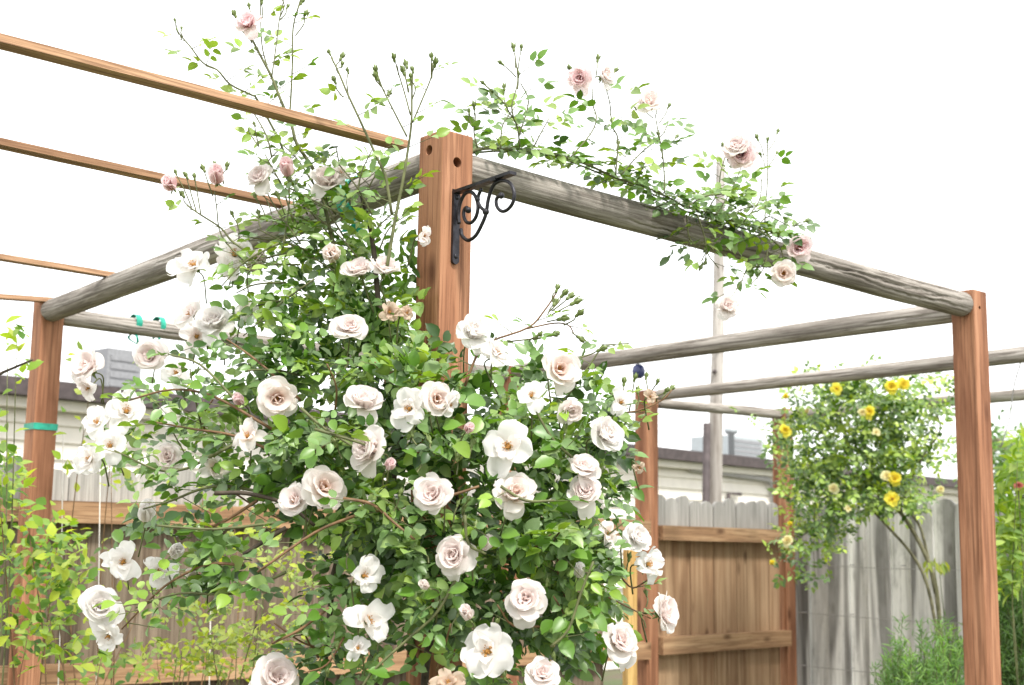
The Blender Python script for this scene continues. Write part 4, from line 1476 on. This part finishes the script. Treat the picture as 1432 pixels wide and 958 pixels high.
# blooms: px, py, diameter in px, kind, material, facing x, facing up
BL = [
    (388, 557, 62, 'cup', M_PEACH, .15, .15), (454, 681, 64, 'cup', M_PEACH, .2, .25), (412, 698, 52, 'cup', M_PETAL, -.3, .3), (516, 628, 66, 'full', M_PETAL, -.6, .45),
    (509, 560, 60, 'full', M_PETAL, .1, 1.1), (489, 459, 54, 'full', M_PETAL, -.1, .7), (502, 376, 52, 'full', M_PETAL, -.5, 1.3), (538, 374, 46, 'cup', M_PETAL, .4, 1.2),
    (570, 571, 56, 'open', M_WHITE, -.1, .3), (611, 558, 52, 'cup', M_PEACH, .4, .3), (632, 566, 40, 'messy', M_WHITE, .8, -.3), (662, 464, 58, 'full', M_WHITE, .4, 1.0),
    (697, 492, 44, 'open', M_WHITE, .8, .7), (783, 517, 60, 'cup', M_PEACH, .3, .3), (797, 574, 48, 'full', M_PETAL, .6, -.4), (743, 550, 46, 'open', M_WHITE, -.2, .9),
    (709, 623, 74, 'open', M_WHITE, .1, .25), (606, 692, 64, 'full', M_PETAL, -.3, .3), (720, 688, 64, 'full', M_PEACH, .1, .6), (635, 776, 64, 'full', M_PETAL, -.45, .2),
    (735, 838, 66, 'full', M_PETAL, -.1, .25), (680, 910, 74, 'open', M_WHITE, -.15, .25), (758, 942, 56, 'full', M_PETAL, .1, .7), (868, 897, 64, 'full', M_PETAL, .3, .5),
    (932, 856, 56, 'cup', M_PETAL, 1.2, .2), (911, 788, 58, 'messy', M_WHITE, .9, .2), (890, 751, 46, 'full', M_WHITE, .8, .5), (817, 654, 52, 'full', M_PETAL, .2, 1.0), (818, 688, 56, 'full', M_PETAL, .1, .6),
    (848, 606, 60, 'full', M_WHITE, .9, .3), (852, 744, 36, 'messy', M_PEACH, .4, .4), (518, 866, 76, 'messy', M_WHITE, .3, .3), (512, 803, 54, 'messy', M_WHITE, .5, .4),
    (386, 948, 76, 'full', M_PETAL, .1, .5), (140, 848, 64, 'full', M_WHITE, -.2, .2), (150, 893, 46, 'messy', M_WHITE, -.2, -.6), (171, 785, 58, 'messy', M_WHITE, -.3, .2), (224, 799, 52, 'messy', M_WHITE, .2, .1), (245, 772, 28, 'half', M_WHITE, .6, .6),
    (235, 640, 48, 'full', M_PETAL, -.4, .2), (345, 606, 54, 'messy', M_PEACH, .2, .5), (300, 450, 62, 'full', M_WHITE, -.2, .6), (264, 436, 52, 'open', M_PETAL, -.7, .5), (275, 470, 48, 'messy', M_PETAL, -.3, .1), (345, 430, 36, 'messy', M_WHITE, .3, .5),
    (121, 512, 58, 'cup', M_PETAL, -.5, .4), (210, 497, 54, 'cup', M_PETAL, -.3, .2), (177, 572, 60, 'open', M_WHITE, .2, .6), (122, 642, 54, 'messy', M_WHITE, -.5, 0), (153, 622, 48, 'open', M_WHITE, -.2, .4),
    (243, 580, 44, 'messy', M_WHITE, .1, .5), (205, 718, 36, 'half', M_WHITE, -.1, .7), (134, 588, 46, 'open', M_WHITE, -.5, .4), (120, 545, 40, 'messy', M_PETAL, -.5, -.4), (245, 520, 46, 'messy', M_WHITE, 0, .3),
    (268, 366, 66, 'messy', M_WHITE, -.4, .7), (328, 352, 60, 'open', M_WHITE, 0, .4), (318, 375, 40, 'messy', M_PETAL, -.3, -.2), (357, 368, 38, 'half', M_PETAL, .3, .6),
    (347, 31, 44, 'full', M_PINK, -.5, .8), (238, 257, 32, 'half', M_PINK, -.4, .6), (303, 246, 34, 'half', M_PINK, .2, .9), (363, 247, 44, 'full', M_PETAL, -.7, .7), (401, 236, 32, 'half', M_PINK, .1, 1.0), (458, 253, 54, 'full', M_PETAL, .1, 1.0), (478, 240, 34, 'messy', M_PETAL, .5, .8),
    (464, 356, 38, 'half', M_PEACH, -.4, .3), (595, 329, 30, 'messy', M_PETAL, .5, .2), (545, 436, 34, 'messy', M_FADED, 0, .2), (570, 437, 26, 'messy', M_FADED, .3, .3),
    (811, 109, 42, 'full', M_PINK, -.2, .2), (846, 106, 38, 'full', M_PETAL, .8, .6), (908, 143, 48, 'cup', M_PETAL, .3, .9), (1036, 216, 50, 'full', M_PINK, .1, .2), (1030, 204, 46, 'full', M_PETAL, -.2, 1.0),
    (1118, 346, 42, 'cup', M_PINK, .2, .1), (1096, 382, 40, 'cup', M_PEACH, .1, .1), (1017, 428, 38, 'full', M_PETAL, .4, .4), (626, 952, 46, 'messy', M_FADED, -.2, .7),
    (679, 761, 26, 'half', M_PETAL, .4, .7), (653, 858, 28, 'half', M_PETAL, -.2, .8), (594, 818, 20, 'half', M_PETAL, -.4, .5), (810, 800, 24, 'half', M_WHITE, .2, .8), (268, 802, 20, 'half', M_PETAL, -.6, .2), (335, 560, 22, 'half', M_PINK, -.5, .5), (545, 650, 22, 'half', M_PINK, .3, .6),
    (693, 490, 40, 'messy', M_WHITE, .4, .2), (870, 560, 46, 'messy', M_WHITE, .3, .5), (300, 655, 40, 'messy', M_PEACH, 0, -.3), (500, 905, 36, 'messy', M_WHITE, -.2, .3), (655, 600, 20, 'half', M_PINK, .2, .6),
    (910, 554, 20, 'messy', M_FADED, .2, .4), (895, 655, 20, 'messy', M_FADED, .3, -.3),
]
nsplit = 0
for i, (px, py, dpx, kind, mat, fx, fz) in enumerate(BL):
    onbeam = px > 790 and py < 440
    if onbeam:
        p = onplane(px, py, BPL[0] - VD * (.11 if py > 300 else .05), VD)
        y = p.y
    else:
        y = dfront(px, py) - .055
        if py < 300:
            y = 2.92
        p = W(px, py, y)
    f = facing(p, fx * 1.2 + rnd.gauss(0, .04 if onbeam else .18), fz * (.9 if onbeam else 1.2) + rnd.gauss(0, .03 if onbeam else .12))
    diam = dpx / F_PX * y * 1.02
    if kind == 'half':
        p = p - f * diam * .35
        diam *= 1.25
    else:
        p = p - f * diam * .16
    split = kind != 'half' and dpx >= 46 and nsplit < 285
    if split:
        nsplit += 6
    make_bloom(rose, frame(Vector((rnd.gauss(0, 1), rnd.gauss(0, 1), rnd.gauss(0, 1))), f, p), diam, kind, mat, 100 + i, split)
    # stalk going back into the plant
    q = p - f * diam * .16
    e = q - f * .03 + Vector((rnd.gauss(0, .012), .03, -.055 if not onbeam else -.03))
    if not onbeam and py > 300:
        stems.tube(smooth_path([q, q - f * .03, e], 4), .0016, .0018, 6)

# small buds scattered through the mass
for (bx, by) in ((660, 620), (590, 640), (655, 700), (640, 705), (575, 605), (720, 610), (790, 600), (695, 870), (590, 770), (640, 860), (765, 815), (775, 920), (800, 905), (705, 945), (560, 690), (490, 770), (525, 775), (470, 905), (445, 760), (880, 780), (905, 830), (895, 860), (440, 590), (470, 620), (600, 615), (560, 540), (640, 640), (335, 590), (310, 610), (840, 660), (530, 895), (460, 940), (650, 710), (665, 735)):
    buds([(bx, by, bx + rnd.uniform(-10, 10), by + rnd.uniform(15, 26))], dfront(bx, by) - .02, .016)

canes.build('cane', M_CANE, rose, True)
so = stems.build('stem', M_STEM, rose, True)
so['kind'] = 'stuff'
so = reds.build('stem', M_STEMR, rose, True)
so['kind'] = 'stuff'
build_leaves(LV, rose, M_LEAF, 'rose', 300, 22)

# ------------------------------------------------------------------ garden tape ties
TA = ['green garden tape wrapped round the left red post', 'teal tape wound round the left log beam beside the near post',
      'left teal tie on the rear log beam near the left post', 'right teal tie on the rear log beam, farther from the left post']


def tie(name_label, c, axis, r, width, tails=0, turns=2):
    m = MB()
    axis = Vector(axis).normalized()
    a_ = axis.orthogonal().normalized()
    b_ = axis.cross(a_)
    n = 20
    for tnum in range(turns):
        off = (tnum - (turns - 1) / 2) * width * .8
        tilt = rnd.uniform(-.3, .3) * width
        vs, fs = [], []
        for i in range(n):
            an = 2 * PI * i / n
            o = a_ * math.cos(an) + b_ * math.sin(an)
            sh = off + tilt * math.cos(an)
            for (rr_, hh_) in ((r, -.5), (r + .0022, -.5), (r + .0022, .5), (r, .5)):
                vs.append(Vector(c) + o * (rr_ + .0006 * tnum) + axis * (sh + hh_ * width))
        for i in range(n):
            j = (i + 1) % n
            for k in range(4):
                k2 = (k + 1) % 4
                fs.append((i * 4 + k, j * 4 + k, j * 4 + k2, i * 4 + k2))
        m.add(vs, fs)
    for q in range(tails):
        s0 = Vector(c) - UP * r * .9 + TOCAM * r * .3
        pts = smooth_path([s0, s0 + Vector((rnd.uniform(-.02, .02), -.01, -.025)), s0 + Vector((rnd.uniform(-.03, .03), 0, -.05))], 3)
        sd = RT * width * .35
        for i in range(len(pts) - 1):
            m.box((pts[i] + pts[i + 1]) / 2, sd, TOCAM * .001, (pts[i + 1] - pts[i]) * .5)
    o = m.build('garden_tie', M_TAPE, None, False)
    o['label'] = name_label
    o['category'] = 'plant tie'
    o['group'] = 'green garden tape ties'
    return o


# band round the square left post
zt = W(60, 594, 5.0).z
m = MB()
hw = PW / 2 + .0015
for (sx, sy, ax1, ax2) in ((-1, 0, VD, UD), (1, 0, VD, UD), (0, -1, UD, VD), (0, 1, UD, VD)):
    c = P2 + (UD * sx + VD * sy) * hw
    m.box(Vector((c.x, c.y, zt)), ax1 * (hw + (.0012 if sy else 0)), ax2 * .0012, ZD * .0125)
o = m.build('garden_tie', M_TAPE, None)
o['label'] = TA[0]
o['category'] = 'plant tie'
o['group'] = 'green garden tape ties'
ld = (LBB - LBA).normalized()
c = onplane(497, 278, LBA, Vector((ld.y, -ld.x, 0)).normalized())
tq = (c - LBA).dot(ld)
c = LBA + ld * tq
tie(TA[1], c, ld, .047, .026, 4, 3)
for k, px in enumerate((189, 222)):
    e0_, e1_ = Vector((P2.x, P2.y, 0)), d23
    q = on_line(px, 453 + (px - 189) * .1, P2, d23)
    tie(TA[2 + k], q, d23, .037, .014, 2, 2)

# ------------------------------------------------------------------ small hanging things
c = on_line(893, 520, P1 + d13 * .05, d13)
orn = empty('hanging_ornament', c + ZD * .06, 'small dark blue ornament hanging under the middle log beam', 'ornament')
m = MB()
m.lathe(c - ZD * .03, ZD, [(0, .012), (.01, .026), (.035, .03), (.055, .024), (.065, .01)], 14)
m.build('globe', M_BLUE, orn, True)
m = MB()
m.tube([c + ZD * .03, c + ZD * .075], .0015, .0015, 5)
m.build('hook', M_WIRE, orn)
q0, q1_, q2 = on_line(1427, 508, Q1, dB), on_line(1418, 540, Q1, dB), on_line(1400, 625, Q1, dB)
m = MB()
m.tube(smooth_path([q0 + ZD * .03, q0, q1_, q1_.lerp(q2, .5) + Vector((.01, 0, 0)), q2], 5), .003, .0025, 6)
o = m.build('hanging_wire', M_WIRE, None, True)
o['label'] = 'thin dark wire hanging down from the log beam at the right edge'
o['category'] = 'wire'
for k, (px, y0_, y1_) in enumerate(((86, 640, 958), (138, 700, 958), (293, 880, 958))):
    yy = (5.15, 5.25, 5.5)[k]
    a_, b_ = W(px, y0_, yy), W(px - 12, 1180, yy)
    m = MB()
    m.tube([a_ + ZD * .1, a_.lerp(b_, .4) + Vector((.01, 0, 0)), b_, Vector((b_.x, b_.y, 0.0))], .0022, .0022, 6)
    o = m.build('string', M_STRING, None, True)
    o['label'] = ['white string hanging by the brown fence just right of the left red post', 'white string on the brown fence, second from the left red post', 'white string on the brown fence low behind the rose'][k]
    o['category'] = 'string'
    o['group'] = 'white strings on the brown fence'


# ------------------------------------------------------------------ other plants
def shrub(name, label, cat, base, blobs, y, count, size, cols, mat=M_LEAF2, kind='soft', nsingle=0, comp=1, wr=.55, stem_mat=M_STEM, updir=.4, droop=0.0, nst=7, cell=22, rs=.004):
    root = empty(name, base, label, cat)
    lv = Leaves()
    st = MB()
    tot = sum(b[4] for b in blobs)
    for (bx, by, rx, ry, w) in blobs:
        for i in range(max(1, int(nst * w / tot))):
            ex_, ey_ = bx + rx * rnd.uniform(-.8, .8), by - ry * rnd.uniform(-.3, .95)
            p1 = W(ex_, ey_, y + rnd.uniform(-.15, .25))
            b0 = Vector(base) + Vector((rnd.gauss(0, .06), rnd.gauss(0, .06), 0))
            md = b0.lerp(p1, .55) + Vector((rnd.gauss(0, .07), rnd.gauss(0, .07), .12))
            st.tube(smooth_path([b0, md, p1], 6), rs, rs * .35, 6)
        for i in range(int(count * w / tot)):
            an, q = rnd.uniform(0, 2 * PI), math.sqrt(rnd.random())
            px, py = bx + rx * q * math.cos(an), by + ry * q * math.sin(an)
            p = W(px, py, y + rnd.uniform(-.1, .35))
            if p.z < .05:
                continue
            d = Vector((rnd.gauss(0, .7), -.2 + rnd.gauss(0, .6), updir + rnd.gauss(0, .5) - droop))
            n = Vector((rnd.gauss(0, .5), -.5 + rnd.gauss(0, .5), .8))
            c = rnd.choice(cols)
            if comp > 1:
                lv.compound(p, d, n, size * rnd.uniform(.75, 1.2), c, comp, wr)
            else:
                v = rnd.uniform(.8, 1.2)
                lv.add(p, d, n, size * rnd.uniform(.7, 1.25), wr * rnd.uniform(.85, 1.15), (c[0] * v, c[1] * v, c[2] * v))
    if st.v:
        st.build('stem', stem_mat, root, True)
    build_leaves(lv, root, mat, kind, nsingle, cell)
    return root


YG = [(0.28, 0.41, 0.045), (0.20, 0.34, 0.045), (0.40, 0.48, 0.06), (0.08, 0.18, 0.03)]
YY = [(0.36, 0.42, 0.06), (0.30, 0.37, 0.05), (0.20, 0.29, 0.045)]
b0 = W(60, 960, 4.1)
shrub('garden_shrub', 'yellow green leafy shrub in front of the left red post', 'shrub', (b0.x, b0.y, 0),
      [(45, 830, 75, 60, 1.3), (40, 745, 60, 50, .7), (90, 790, 45, 50, .5), (30, 900, 40, 40, .3), (110, 920, 60, 35, .4), (14, 665, 24, 40, .4)], 4.1, 640, .043, YG, nsingle=170, wr=.6, stem_mat=M_STEMR, comp=1, nst=9)
b0 = W(330, 960, 4.4)
shrub('garden_shrub', 'low bright yellow leafy shrub under the rose in front of the brown fence', 'shrub', (b0.x, b0.y, 0),
      [(290, 900, 70, 55, 1), (370, 850, 55, 60, .6), (350, 930, 80, 35, .7), (440, 800, 30, 50, .35), (390, 770, 45, 30, .25), (240, 930, 45, 30, .3)], 4.3, 330, .028, YY, nsingle=90, wr=.6, comp=3, nst=14)
b0 = W(180, 960, 4.9)
shrub('fence_vine', 'thin yellow green vine straggling up the brown fence behind the white roses', 'vine', (b0.x, b0.y, 0),
      [(190, 650, 60, 45, .6), (110, 590, 30, 110, .3), (280, 690, 60, 40, .5), (190, 760, 90, 50, .3), (230, 545, 90, 50, .35), (170, 850, 60, 60, .35), (200, 930, 70, 30, .4), (330, 760, 70, 50, .4)], 4.8, 300, .042, YG, nsingle=90, wr=.6, nst=12, stem_mat=M_STEMR)
b0 = W(-40, 960, 4.0)
ts = shrub('garden_shrub', 'pale green leaves on a thin branch reaching in at the left edge', 'shrub', (b0.x, b0.y, 0),
           [(12, 480, 30, 30, .7), (30, 520, 25, 18, .3), (8, 585, 20, 40, .4)], 4.0, 34, .05, YG, nsingle=25, wr=.55, nst=3)
m = MB()
m.tube(smooth_path([W(-60, 560, 4.0), W(-10, 528, 4.0), W(20, 514, 4.0), W(46, 503, 4.0)], 5), .006, .003, 6)
m.build('branch', M_CANE, ts, True)

# yellow rose on the farther pergola
yb = W(1312, 850, 6.9)
yrose = empty('yellow_rose_bush', (yb.x + .15, yb.y, 0), 'yellow flowered climbing rose on the farther pergola in front of the grey fence', 'rose bush')
yl = Leaves()
yst = MB()
YC = [(0.055, 0.13, 0.015), (0.16, 0.29, 0.025), (0.28, 0.42, 0.035), (0.40, 0.52, 0.05)]
YBL = [(1190, 600, 75, 55, 1.3), (1205, 660, 85, 60, 1.7), (1160, 690, 65, 45, .9), (1150, 560, 45, 40, .6), (1215, 545, 60, 22, .6), (1235, 610, 45, 50, .6), (1140, 745, 50, 25, .35), (1120, 640, 25, 50, .25), (1290, 555, 38, 38, .5), (1275, 620, 35, 40, .32), (1098, 630, 20, 45, .3), (1105, 775, 25, 30, .14), (1255, 690, 40, 35, .5), (1140, 800, 18, 24, .07), (1310, 600, 20, 60, .12)]
tw = sum(b[4] for b in YBL)
for (bx, by, rx, ry, w) in YBL:
    for i in range(int(1750 * w / tw)):
        an, q = rnd.uniform(0, 2 * PI), math.sqrt(rnd.random())
        px, py = bx + rx * q * math.cos(an), by + ry * q * math.sin(an)
        p = W(px, py, 6.75 + rnd.expovariate(1 / .25))
        d = Vector((rnd.gauss(0, .7), -.4 + rnd.gauss(0, .5), rnd.gauss(0, .5)))
        c = YC[min(3, int(rnd.random() ** 1.4 * 4))]
        yl.compound(p, d, Vector((rnd.gauss(0, .4), -.5, .8)), rnd.uniform(.030, .043), c, 5, .66)
for pts, r in (([(1318, 1500), (1316, 960), (1312, 850), (1300, 790), (1262, 720), (1205, 660), (1180, 600), (1165, 560)], .022), ([(1314, 900), (1290, 800), (1240, 735), (1190, 690), (1140, 700)], .014), ([(1308, 830), (1288, 740), (1265, 700), (1290, 640), (1315, 600), (1300, 560)], .012), ([(1262, 720), (1240, 640), (1215, 560)], .01),
               ([(1250, 720), (1225, 690), (1210, 650)], .008), ([(1180, 690), (1145, 730), (1110, 760), (1085, 790)], .006), ([(1140, 700), (1138, 760), (1140, 810)], .004), ([(1290, 640), (1270, 610), (1262, 585)], .005), ([(1165, 580), (1120, 590), (1060, 580), (1035, 575)], .004), ([(1120, 592), (1085, 620), (1062, 600)], .004)):
    y0 = 6.95
    yst.tube(smooth_path([W(a_, b_, y0) for a_, b_ in pts], 5), r * .68, r * .32, 8)
for (px, py) in ((1035, 575), (1045, 580), (1062, 598), (1075, 612), (1050, 574), (1180, 512), (1205, 510), (1160, 515), (1215, 506), (1070, 590)):
    yl.compound(W(px, py, 6.7), Vector((rnd.gauss(0, 1), -.3, rnd.gauss(0, .5))), Vector((0, -.5, .8)), .03, YC[1], 5, .66)
yst.build('stem', M_TRUNK, yrose, True)
build_leaves(yl, yrose, M_LEAF, 'soft', 0)
for i, (px, py, dpx, kind, mat) in enumerate(((1250, 670, 24, 'cup', M_YPETAL), (1248, 698, 24, 'open', M_YPETAL), (1246, 541, 24, 'cup', M_YPETAL), (1262, 538, 22, 'full', M_YPETAL), (1170, 544, 20, 'open', M_YPETAL), (1216, 577, 20, 'cup', M_YPETAL), (1205, 577, 16, 'full', M_PALEY),
                                              (1166, 684, 18, 'full', M_PALEY), (1098, 602, 20, 'full', M_YPETAL), (1102, 757, 20, 'full', M_PALEY), (1080, 788, 15, 'half', M_YPETAL), (1106, 733, 14, 'half', M_YPETAL), (1240, 667, 20, 'full', M_PALEY), (1315, 685, 14, 'cup', M_PALEY), (1098, 556, 16, 'half', M_YPETAL), (1128, 576, 14, 'half', M_PALEY), (1225, 605, 16, 'messy', M_PALEY), (1186, 712, 14, 'messy', M_PALEY))):
    y = 6.62
    p = W(px, py, y)
    f = facing(p, rnd.uniform(-.3, .4), rnd.uniform(.1, .5))
    make_bloom(yrose, frame(Vector((rnd.gauss(0, 1), rnd.gauss(0, 1), 0)), f, p), dpx / F_PX * y * .88, kind, mat, 400 + i, False)

# green feathery plant, low at the right
GF = [(0.09, 0.22, 0.04), (0.13, 0.29, 0.05), (0.06, 0.15, 0.03), (0.18, 0.34, 0.07)]
def plumes(name, label, base_px, y, tops, cols, per=110, length=.42):
    b0 = W(base_px, 960, y)
    root = empty(name, (b0.x, b0.y, 0), label, 'bush')
    lv, st = Leaves(), MB()
    for (px, py, sc) in tops:
        tip = W(px, py, y + rnd.uniform(-.22, .25))
        foot = Vector((b0.x * .5 + tip.x * .5, b0.y * .5 + tip.y * .5, 0)) + Vector((rnd.gauss(0, .05), rnd.gauss(0, .05), 0))
        P = smooth_path([foot, foot.lerp(tip, .6) + Vector((rnd.gauss(0, .03), 0, .05)), tip], 8)
        st.tube(P, .005, .0012, 5)
        ax_ = (P[-1] - P[-4]).normalized()
        col = rnd.choice(cols)
        for k in range(int(per * sc)):
            t = rnd.random() ** .8
            q = tip - ax_ * length * sc * t + Vector((rnd.gauss(0, 1), rnd.gauss(0, 1), rnd.gauss(0, .6))) * (.008 + .05 * t * sc)
            d = Vector((rnd.gauss(0, .6), rnd.gauss(0, .6), rnd.uniform(.3, 1.2)))
            v = rnd.uniform(.7, 1.3)
            lv.add(q, d, (rnd.gauss(0, .5), -.5, .6), rnd.uniform(.03, .055), rnd.uniform(.10, .16), (col[0] * v, col[1] * v, col[2] * v))
    st.build('stem', M_STEM, root, True)
    build_leaves(lv, root, M_LEAF2, 'soft', 0)


GF = [(0.09, 0.22, 0.035), (0.13, 0.29, 0.045), (0.06, 0.15, 0.026), (0.17, 0.33, 0.05)]
tp = []
for k in range(75):
    px = rnd.uniform(1222, 1352)
    lim = 868 + 60 * abs(px - 1312) / 90
    tp.append((px, min(985, lim + rnd.expovariate(1 / 38)), rnd.uniform(.7, 1.1)))
tp += [(1262, 862, .8), (1290, 868, 1), (1322, 862, 1), (1250, 885, .8), (1336, 872, .9)]
plumes('feathery_bush', 'soft green feathery bush low in front of the grey fence', 1285, 5.95, tp, GF)
tp = []
for k in range(90):
    px = rnd.uniform(1385, 1470)
    tp.append((px, 790 + rnd.expovariate(1 / 70), rnd.uniform(.8, 1.2)))
plumes('feathery_bush', 'darker green feathery bush low at the right edge behind the red post', 1425, 6.3, tp, [(0.05, 0.12, 0.02), (0.08, 0.19, 0.03), (0.12, 0.26, 0.04)])
b0 = W(1440, 960, 6.0)
shrub('bright_shrub', 'bright lime green shrub at the right edge behind the red post', 'shrub', (b0.x, b0.y, 0),
      [(1418, 700, 28, 60, 1), (1405, 780, 16, 60, .7), (1428, 640, 16, 40, .4), (1425, 760, 20, 60, .6)], 5.95, 640, .075, [(0.26, 0.40, 0.04), (0.34, 0.46, 0.05), (0.16, 0.29, 0.03)], wr=.36, updir=-.2, nst=4, comp=1)
b0 = W(1310, 960, 6.6)
dr_ = shrub('drooping_vine', 'sprig of drooping yellow leaves across the trunk of the yellow rose', 'vine', (b0.x + .1, b0.y, 0),
            [(1308, 788, 24, 9, 1)], 6.6, 16, .06, YY, wr=.34, updir=-1.3, nst=2)
# coral flowered plant: one bloom in the bright shrub
cb = W(1425, 680, 5.85)
cr = empty('coral_flower', (cb.x, cb.y, 0), 'coral red flower on a tall stem at the right edge', 'flower')
make_bloom(cr, frame(Vector((1, 0, 0)), facing(cb, -.3, .4), cb), .045, 'full', M_REDP, 77, False, 'bloom')
m = MB()
m.tube([Vector((cb.x, cb.y + .03, 0)), cb + Vector((.02, .03, -.5)), cb - Vector((0, -.01, .01))], .004, .003, 6)
m.build('stem', M_STEM, cr, True)


# ------------------------------------------------------------------ trees beyond the right fence
def tree(label, px, py, y, R, h, n, size, cols):
    c = W(px, py, y)
    root = empty('tree', (c.x, c.y, 0), label, 'tree')
    t = MB()
    base = Vector((c.x, c.y, 0))
    t.tube([base, base + ZD * c.z * .5 + Vector((.05, 0, 0)), base + ZD * c.z], .16, .07, 10)
    tips = []
    for i in range(9):
        an = i * 2.4
        tip = c + Vector((math.cos(an) * R * .75, math.sin(an) * R * .75, rnd.uniform(-.3, .6) * h))
        t.tube(smooth_path([base + ZD * c.z * rnd.uniform(.45, .9), (base + ZD * c.z).lerp(tip, .5) + ZD * .15, tip], 4), .05, .012, 6)
        tips.append(tip)
    t.build('trunk', M_TRUNK, root, True)
    lv = Leaves()
    for i in range(n):
        tp = rnd.choice(tips) if rnd.random() < .75 else c
        p = tp + Vector((rnd.gauss(0, R * .28), rnd.gauss(0, R * .28), rnd.gauss(0, h * .22)))
        cc = rnd.choice(cols)
        lv.compound(p, Vector((rnd.gauss(0, 1), rnd.gauss(0, 1), rnd.gauss(-.2, .6))), Vector((rnd.gauss(0, .5), -.3, .8)), size * rnd.uniform(.7, 1.2), cc, 5, .6)
    build_leaves(lv, root, M_LEAF2, 'soft', 0, part='crown')


tree('round green tree rising behind the fence at the right edge', 1440, 655, 15, .75, .7, 700, .075, [(0.10, 0.22, 0.05), (0.15, 0.29, 0.07), (0.07, 0.16, 0.04)])
